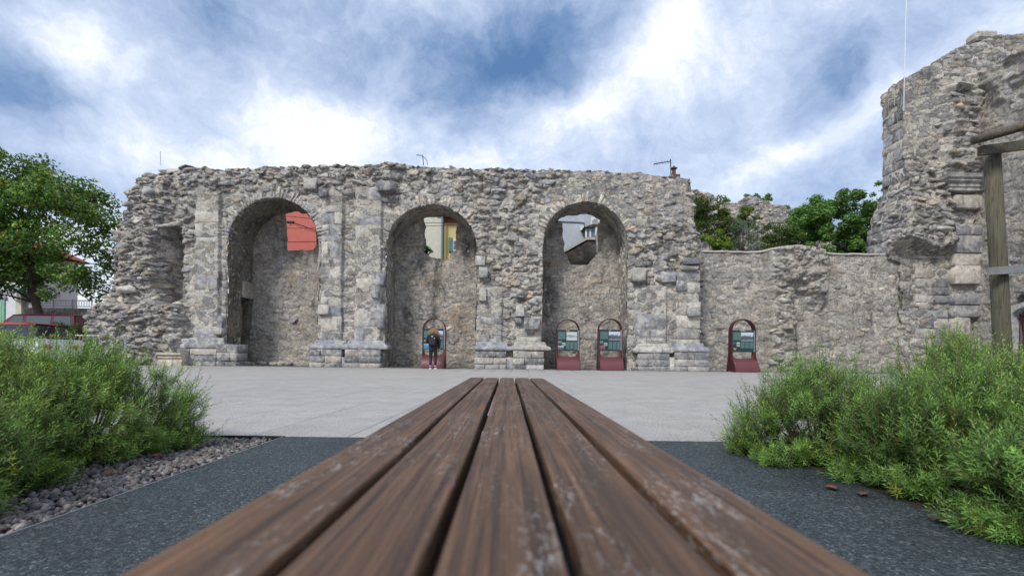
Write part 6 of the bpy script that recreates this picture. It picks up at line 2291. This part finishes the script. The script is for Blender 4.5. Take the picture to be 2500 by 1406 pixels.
lv = [(0, 0, 0.94), (0, 0, 0.86), (-0.09, 0, 0.80), (-0.10, 0.012, 0.64), (-0.10, 0.018, 0.48), (-0.10, -0.012, 0.32), (-0.10, -0.01, 0.14), (0.09, 0, 0.80), (0.10, 0.012, 0.64), (0.10, 0.018, 0.48), (0.10, -0.012, 0.32), (0.10, -0.01, 0.14)]
le = [(0, 1), (1, 2), (2, 3), (3, 4), (4, 5), (5, 6), (1, 7), (7, 8), (8, 9), (9, 10), (10, 11)]
lr = [(0.15, 0.12), (0.15, 0.125), 0.098, 0.088, 0.066, 0.064, 0.045, 0.098, 0.088, 0.066, 0.064, 0.045]
skin_obj('leggings', lv, le, lr, M['legging'], person, 0)
for s in (-1, 1):
    mb = MB(); mb.tube([(s * 0.10, -0.01, 0.06), (s * 0.10, -0.01, 0.155)], [0.042, 0.046], 10); mb.build('sock', M['sock'], person, True)
    sh_ = skin_obj('shoe', [(s * 0.10, -0.05, 0.05), (s * 0.103, 0.0, 0.06), (s * 0.108, 0.09, 0.045), (s * 0.115, 0.17, 0.035)], [(0, 1), (1, 2), (2, 3)], [(0.04, 0.045), (0.045, 0.05), (0.045, 0.038), (0.038, 0.028)], M['shoe'], person, 1)
    mb = MB(); mb.box(s * 0.108 - 0.05, s * 0.108 + 0.05, -0.1, 0.21, 0.0, 0.028, 0.01); mb.build('sole', M['shoe'], sh_)
    mb = MB(); mb.tube([(s * 0.10, -0.02, 0.055), (s * 0.10, -0.015, 0.105)], [0.05, 0.044], 10); mb.build('upper', M['shoe_up'], sh_, True)
# face (looks at the board), then hair
mb = MB()
hc = np.array((0, 0.07, 1.575))
mb.tube([hc + (0, 0.085, 0.02), hc + (0, 0.12, -0.02), hc + (0, 0.09, -0.03)], [0.012, 0.016, 0.01], 6)
mb.build('nose', M['skin'], person, True)
for s in (-1, 1):
    mb = MB(); mb.tube([hc + (s * 0.032, 0.082, 0.02), hc + (s * 0.032, 0.094, 0.02)], [0.014, 0.008], 8); mb.build('eye', M['pack'], person)
    mb = MB(); mb.tube([hc + (s * 0.085, 0.0, 0.03), hc + (s * 0.098, -0.005, 0.0), hc + (s * 0.085, 0.0, -0.035)], 0.012, 6); mb.build('ear', M['skin'], person)
mb = MB(); mb.box(-0.025, 0.025, 0.155, 0.165, 1.515, 1.524); mb.build('mouth', M['steel_red'], person)
mb = MB()
rh_ = np.random.default_rng(5)
ths = np.linspace(0, math.pi, 9)
V, Fc = [], []
for i in range(13):      # scalp
    ph = i / 12 * math.pi * 2
    for t in ths:
        V.append(hc + 0.118 * np.array((math.sin(t) * math.cos(ph) * 0.95, math.sin(t) * math.sin(ph) * 0.9 - 0.18, math.cos(t) * 1.08)))
for i in range(12):
    for j in range(8):
        Fc.append((i * 9 + j, i * 9 + j + 1, (i + 1) * 9 + j + 1, (i + 1) * 9 + j))
mb.add(V, Fc)
for k in range(210):
    aa = rh_.uniform(-0.15, math.pi + 0.15) + math.pi       # back half of the head
    el_ = rh_.uniform(0.15, 1.3)
    st_ = hc + 0.115 * np.array((math.cos(aa) * math.cos(el_ * 0.9), math.sin(aa) * math.cos(el_ * 0.9) - 0.1, math.sin(el_)))
    fall = rh_.uniform(0.16, 0.36)
    end = np.array((st_[0] * 1.35 + rh_.normal() * 0.045, min(st_[1], 0.0) * 1.15 - 0.06 + rh_.normal() * 0.03, st_[2] - fall))
    amp, fr, phs = rh_.uniform(0.008, 0.018), rh_.uniform(3, 6), rh_.uniform(0, 6.3)
    pts = []
    for u in np.linspace(0, 1, 9):
        p_ = st_ * (1 - u) + end * u
        bul = math.sin(u * math.pi) * 0.055
        dirx = np.array((st_[0], st_[1] - 0.07, 0)); dirx /= np.linalg.norm(dirx) + 1e-6
        pts.append(p_ + dirx * bul + (amp * math.sin(u * fr * 6.28 + phs), amp * math.cos(u * fr * 6.28 + phs), 0))
    mb.tube(pts, [0.009, 0.012, 0.012, 0.012, 0.011, 0.010, 0.009, 0.007, 0.004], 4)
mb.build('hair', M['hair'], person, True)
bp_ = thing('backpack', 'dark backpack with a small white mark worn by the person at the board', 'backpack', (fX(1057, DPR, 900), DPR, 0.0))
mb = MB(); mb.box(-0.155, 0.155, -0.30, -0.145, 0.95, 1.40, 0.055); mb.build('bag', M['pack'], bp_)
mb = MB(); mb.box(-0.12, 0.12, -0.345, -0.296, 0.98, 1.18, 0.02); mb.build('front_pocket', M['pack'], bp_)
for s in (-1, 1):
    mb = MB(); mb.tube([(s * 0.09, -0.16, 1.39), (s * 0.12, -0.03, 1.47), (s * 0.125, 0.13, 1.36), (s * 0.14, 0.15, 1.15), (s * 0.15, -0.10, 1.0)], 0.02, 6); mb.build('strap', M['pack'], bp_)
mb = MB(); mb.tube([(-0.04, -0.2, 1.39), (0, -0.2, 1.43), (0.04, -0.2, 1.39)], 0.01, 5); mb.build('handle', M['pack'], bp_)
mb = MB(); mb.box(-0.03, 0.03, -0.305, -0.301, 1.30, 1.325); mb.build('white_mark', M['shoe'], bp_)
mb = MB(); mb.box(0.085, 0.1, -0.306, -0.301, 1.22, 1.26); mb.build('white_tag', M['shoe'], bp_)

# ================================================================= CARS, BARRIER, POST
M['maroon'] = simple('maroon_car_paint', (0.11, 0.012, 0.022), 0.25, 0.1, 0.05, 2, 0.6)
M['car_red'] = simple('bright_red_car_paint', (0.38, 0.008, 0.014), 0.22, 0.05, 0.05, 2, 0.6)
M['car_white'] = simple('white_car_paint', (0.68, 0.69, 0.72), 0.25, 0, 0.04, 2, 0.5)
M['trim'] = simple('black_gloss_pillar', (0.02, 0.02, 0.022), 0.3)
M['tint'] = glass_mat('tinted_car_glass', (0.05, 0.075, 0.085), 0.05)
M['darkglass'] = glass_mat('dark_car_glass', (0.012, 0.016, 0.024), 0.05)
M['rubber'] = simple('tyre_rubber', (0.015, 0.015, 0.016), 0.85)
M['rim'] = simple('alloy_rim', (0.45, 0.46, 0.47), 0.35, 0.8)
M['lamp'] = simple('headlamp_lens', (0.6, 0.62, 0.62), 0.15)
M['tail'] = simple('tail_lamp_lens', (0.35, 0.01, 0.01), 0.2)


def car(name, label, loc, rz, L, Wd, Hh, belt, low, cab, roof, body_m, roof_m, glass_m, win, rear_h):
    """low: lower body side outline; cab: (x rear, x front) at belt, roof: (x rear, x front) at roof; x forward"""
    t = thing(name, label, 'car', loc, 'parked cars at the left edge', rz)
    hw = Wd / 2
    V, Fc = [], []
    n = len(low)
    rings = [(hw - 0.10, 0.94), (hw - 0.02, 1.0), (hw, 1.0)]
    for (w_, k) in [(-a, b) for a, b in rings[::-1]][::-1] + rings[::-1]:
        pass
    ys = [(-hw + 0.09, 0.05), (-hw, 0.0), (hw, 0.0), (hw - 0.09, 0.05)]
    mid = (L / 2 + low[0][0]) * 0
    for (y, ins) in ys:
        for (x, z) in low:
            V.append((x * (1 - ins * 0.5), y, z - (ins * 0.6 if z > belt * 0.9 else 0) + (ins * 0.6 if z < 0.4 else 0)))
    for k in range(3):
        for i in range(n):
            Fc.append((k * n + i, k * n + (i + 1) % n, (k + 1) * n + (i + 1) % n, (k + 1) * n + i))
    Fc += [tuple(range(n)), tuple(3 * n + i for i in range(n - 1, -1, -1))]
    mesh('body', V, Fc, body_m, t, False)
    # greenhouse
    b0, b1 = hw - 0.05, hw - 0.20
    zr = Hh - 0.07
    V = [(cab[0], -b0, belt), (cab[1], -b0, belt), (cab[1], b0, belt), (cab[0], b0, belt), (roof[0], -b1, zr), (roof[1], -b1, zr), (roof[1], b1, zr), (roof[0], b1, zr)]
    mesh('cabin', V, [(0, 1, 5, 4), (1, 2, 6, 5), (2, 3, 7, 6), (3, 0, 4, 7), (4, 5, 6, 7)], body_m if roof_m is body_m else M['trim'], t)
    V, Fc = [], []
    nr = 9
    for i in range(nr):
        u = i / (nr - 1)
        x = roof[0] - 0.05 + (roof[1] - roof[0] + 0.1) * u
        dz = 0.07 * math.sin(math.pi * min(max(u, 0.0), 1.0)) ** 0.5
        for (yy, zz) in ((-b1 - 0.03, -0.03), (-b1 + 0.05, 0.6 * dz), (-b1 * 0.5, dz), (b1 * 0.5, dz), (b1 - 0.05, 0.6 * dz), (b1 + 0.03, -0.03)):
            V.append((x, yy, zr + zz + 0.004))
    for i in range(nr - 1):
        for k in range(5):
            Fc.append((i * 6 + k, i * 6 + k + 1, i * 6 + 7 + k, i * 6 + 6 + k))
    mesh('roof', V, Fc, roof_m, t, True)

    def on_side(s, x, h):   # point on the side glass plane
        f = (h - belt) / (zr - belt)
        return (x, s * (b0 + (b1 - b0) * f + 0.012), h)
    for s in (-1, 1):
        for (xa, xb, xc, xd) in win:      # bottom-left, bottom-right, top-right, top-left
            V = [on_side(s, xa, belt + 0.05), on_side(s, xb, belt + 0.05), on_side(s, xc, zr - 0.07), on_side(s, xd, zr - 0.07)]
            V += [(x, y - s * 0.02, z) for x, y, z in V]
            mesh('side_window', V, [(0, 1, 2, 3), (7, 6, 5, 4), (0, 4, 5, 1), (1, 5, 6, 2), (2, 6, 7, 3), (3, 7, 4, 0)], glass_m, t)
        mb = MB(); mb.box(cab[1] - 0.55, cab[1] - 0.40, s * hw, s * (hw + 0.16), belt + 0.02, belt + 0.18, 0.03) if s > 0 else mb.box(cab[1] - 0.55, cab[1] - 0.40, -(hw + 0.16), -hw, belt + 0.02, belt + 0.18, 0.03)
        mb.build('mirror', body_m, t)
        for xw in (-L * 0.30, L * 0.32):
            mb = MB(); mb.tube([(xw, s * (hw - 0.2), 0.32), (xw, s * (hw + 0.005), 0.32)], 0.32, 24); wh = mb.build('wheel', M['rubber'], t)
            mb = MB(); mb.tube([(xw, s * (hw + 0.004), 0.32), (xw, s * (hw + 0.015), 0.32)], [0.2, 0.17], 16); mb.build('rim', M['rim'], wh)
        for (xx, mt_, nm) in ((L / 2 - 0.06, M['lamp'], 'headlight'), (-L / 2 + 0.04, M['tail'], 'tail_light')):
            mb = MB(); mb.box(xx - 0.06, xx + 0.05, s * (hw - 0.32) - 0.14, s * (hw - 0.32) + 0.14, belt - 0.32, belt - 0.18, 0.03); mb.build(nm, mt_, t)
    for (xa, xb, nm) in ((cab[1], roof[1], 'windscreen'), (cab[0], roof[0], 'rear_window')):
        sg = 1 if xa > 0 else -1
        q = lambda f, y: (xa + (xb - xa) * f + sg * 0.012, y * (b0 + (b1 - b0) * f - 0.08), belt + (zr - belt) * f + 0.004)
        V = [q(0.1, -1), q(0.1, 1), q(0.9, 1), q(0.9, -1)]; V += [(x - sg * 0.02, y, z) for x, y, z in V]
        mesh(nm, V, [(0, 1, 2, 3), (7, 6, 5, 4), (0, 4, 5, 1), (1, 5, 6, 2), (2, 6, 7, 3), (3, 7, 4, 0)], glass_m, t)
    return t


L = 4.7
vx = fX(203, 23.4)
car('minivan', 'maroon minivan parked behind the maple trunk', (vx - L / 2, 23.9, 0.5), math.pi, L, 1.85, 1.83, 1.08,
    [(-2.35, 0.35), (-2.3, 0.25), (2.2, 0.25), (2.34, 0.4), (2.32, 0.72), (2.1, 0.92), (1.45, 1.08), (-2.26, 1.1), (-2.34, 0.9)],
    (-2.28, 1.55), (-2.12, 0.72), M['maroon'], M['maroon'], M['tint'], [(-2.1, -1.25, -1.25, -1.98), (-1.1, 0.05, 0.05, -1.1), (0.22, 1.2, 0.62, 0.22)], 0.8)
L = 3.75
car('hatchback', 'white hatchback with a bright red roof at the left edge', (fX(134, 16.6) - L / 2, 16.9, -0.05), math.pi, L, 1.7, 1.56, 0.98,
    [(-1.87, 0.32), (-1.8, 0.22), (1.78, 0.22), (1.87, 0.38), (1.85, 0.66), (1.7, 0.84), (1.1, 0.98), (-1.8, 1.0), (-1.87, 0.8)],
    (-1.78, 1.16), (-1.45, 0.5), M['car_white'], M['car_red'], M['darkglass'], [(-1.5, -0.75, -0.75, -1.3), (-0.62, 0.2, 0.2, -0.62), (0.3, 0.95, 0.5, 0.3)], 0.8)

bar = thing('crowd_barrier', 'grey steel crowd barrier between the hatchback and the wall', 'barrier', (0, 0, 0))
a, b_ = W(112, 815, 18.6), W(243, 823, 18.6)
zt_ = (a[2] + b_[2]) / 2; zb_ = 0.25
for z in (zt_, zb_):
    mb = MB(); mb.tube([(a[0], 18.6, z), (b_[0], 18.6, z)], 0.022, 6); mb.build('rail', M['galv'], bar)
for k in range(17):
    x = a[0] + (b_[0] - a[0]) * k / 16
    mb = MB(); mb.tube([(x, 18.6, zb_), (x, 18.6, zt_)], 0.013 if 0 < k < 16 else 0.022, 6); mb.build('bar', M['galv'], bar)
for x in (a[0] + 0.3, b_[0] - 0.3):
    mb = MB(); mb.box(x - 0.03, x + 0.03, 18.3, 18.9, -0.05, -0.02); mb.box(x - 0.02, x + 0.02, 18.58, 18.62, -0.03, zb_); mb.build('foot', M['galv'], bar)
pp = thing('steel_post', 'slim grey steel post before the torn left foot of the wall', 'post', (fX(308, 19.6), 19.6, 0))
mb = MB(); mb.tube([(0, 0, -0.01), (0, 0, fZ(308, 820, 19.6))], 0.045, 10); mb.build('tube', M['galv'], pp)
mb = MB(); mb.tube([(0, 0, -0.01), (0, 0, 0.03)], 0.09, 12); mb.build('base', M['galv'], pp)
# fallen stones inside the first niche
for k, (x, y_) in enumerate(((600, 22.6), (612, 22.9), (640, 23.2), (668, 23.25), (690, 23.3), (704, 23.3))):
    T, Fk = ROCKS[k + 3]
    V0, F0 = ico1()
    s = random.uniform(0.14, 0.28)
    Vr = V0 * (1 + rng.uniform(-0.2, 0.2, (len(V0), 1))) * (s * 1.1, s * 0.9, s * 0.5)
    o = mesh('fallen_stone', Vr, F0, M['stone'], None, False, np.tile(pick('flush'), (len(Vr), 1)), loc=(fX(x, y_, 880), y_, s * 0.35))
    tag(o, ('rough stone at the dark passage of the first arch', 'rough stone just right of the dark passage', 'rough stone at the foot of the first niche wall, left part', 'rough stone in the middle of the first niche foot',
            'rough stone right of the middle in the first niche', 'rough stone nearest the second pier in the first niche')[k], 'stone', 'fallen stones in the first niche')
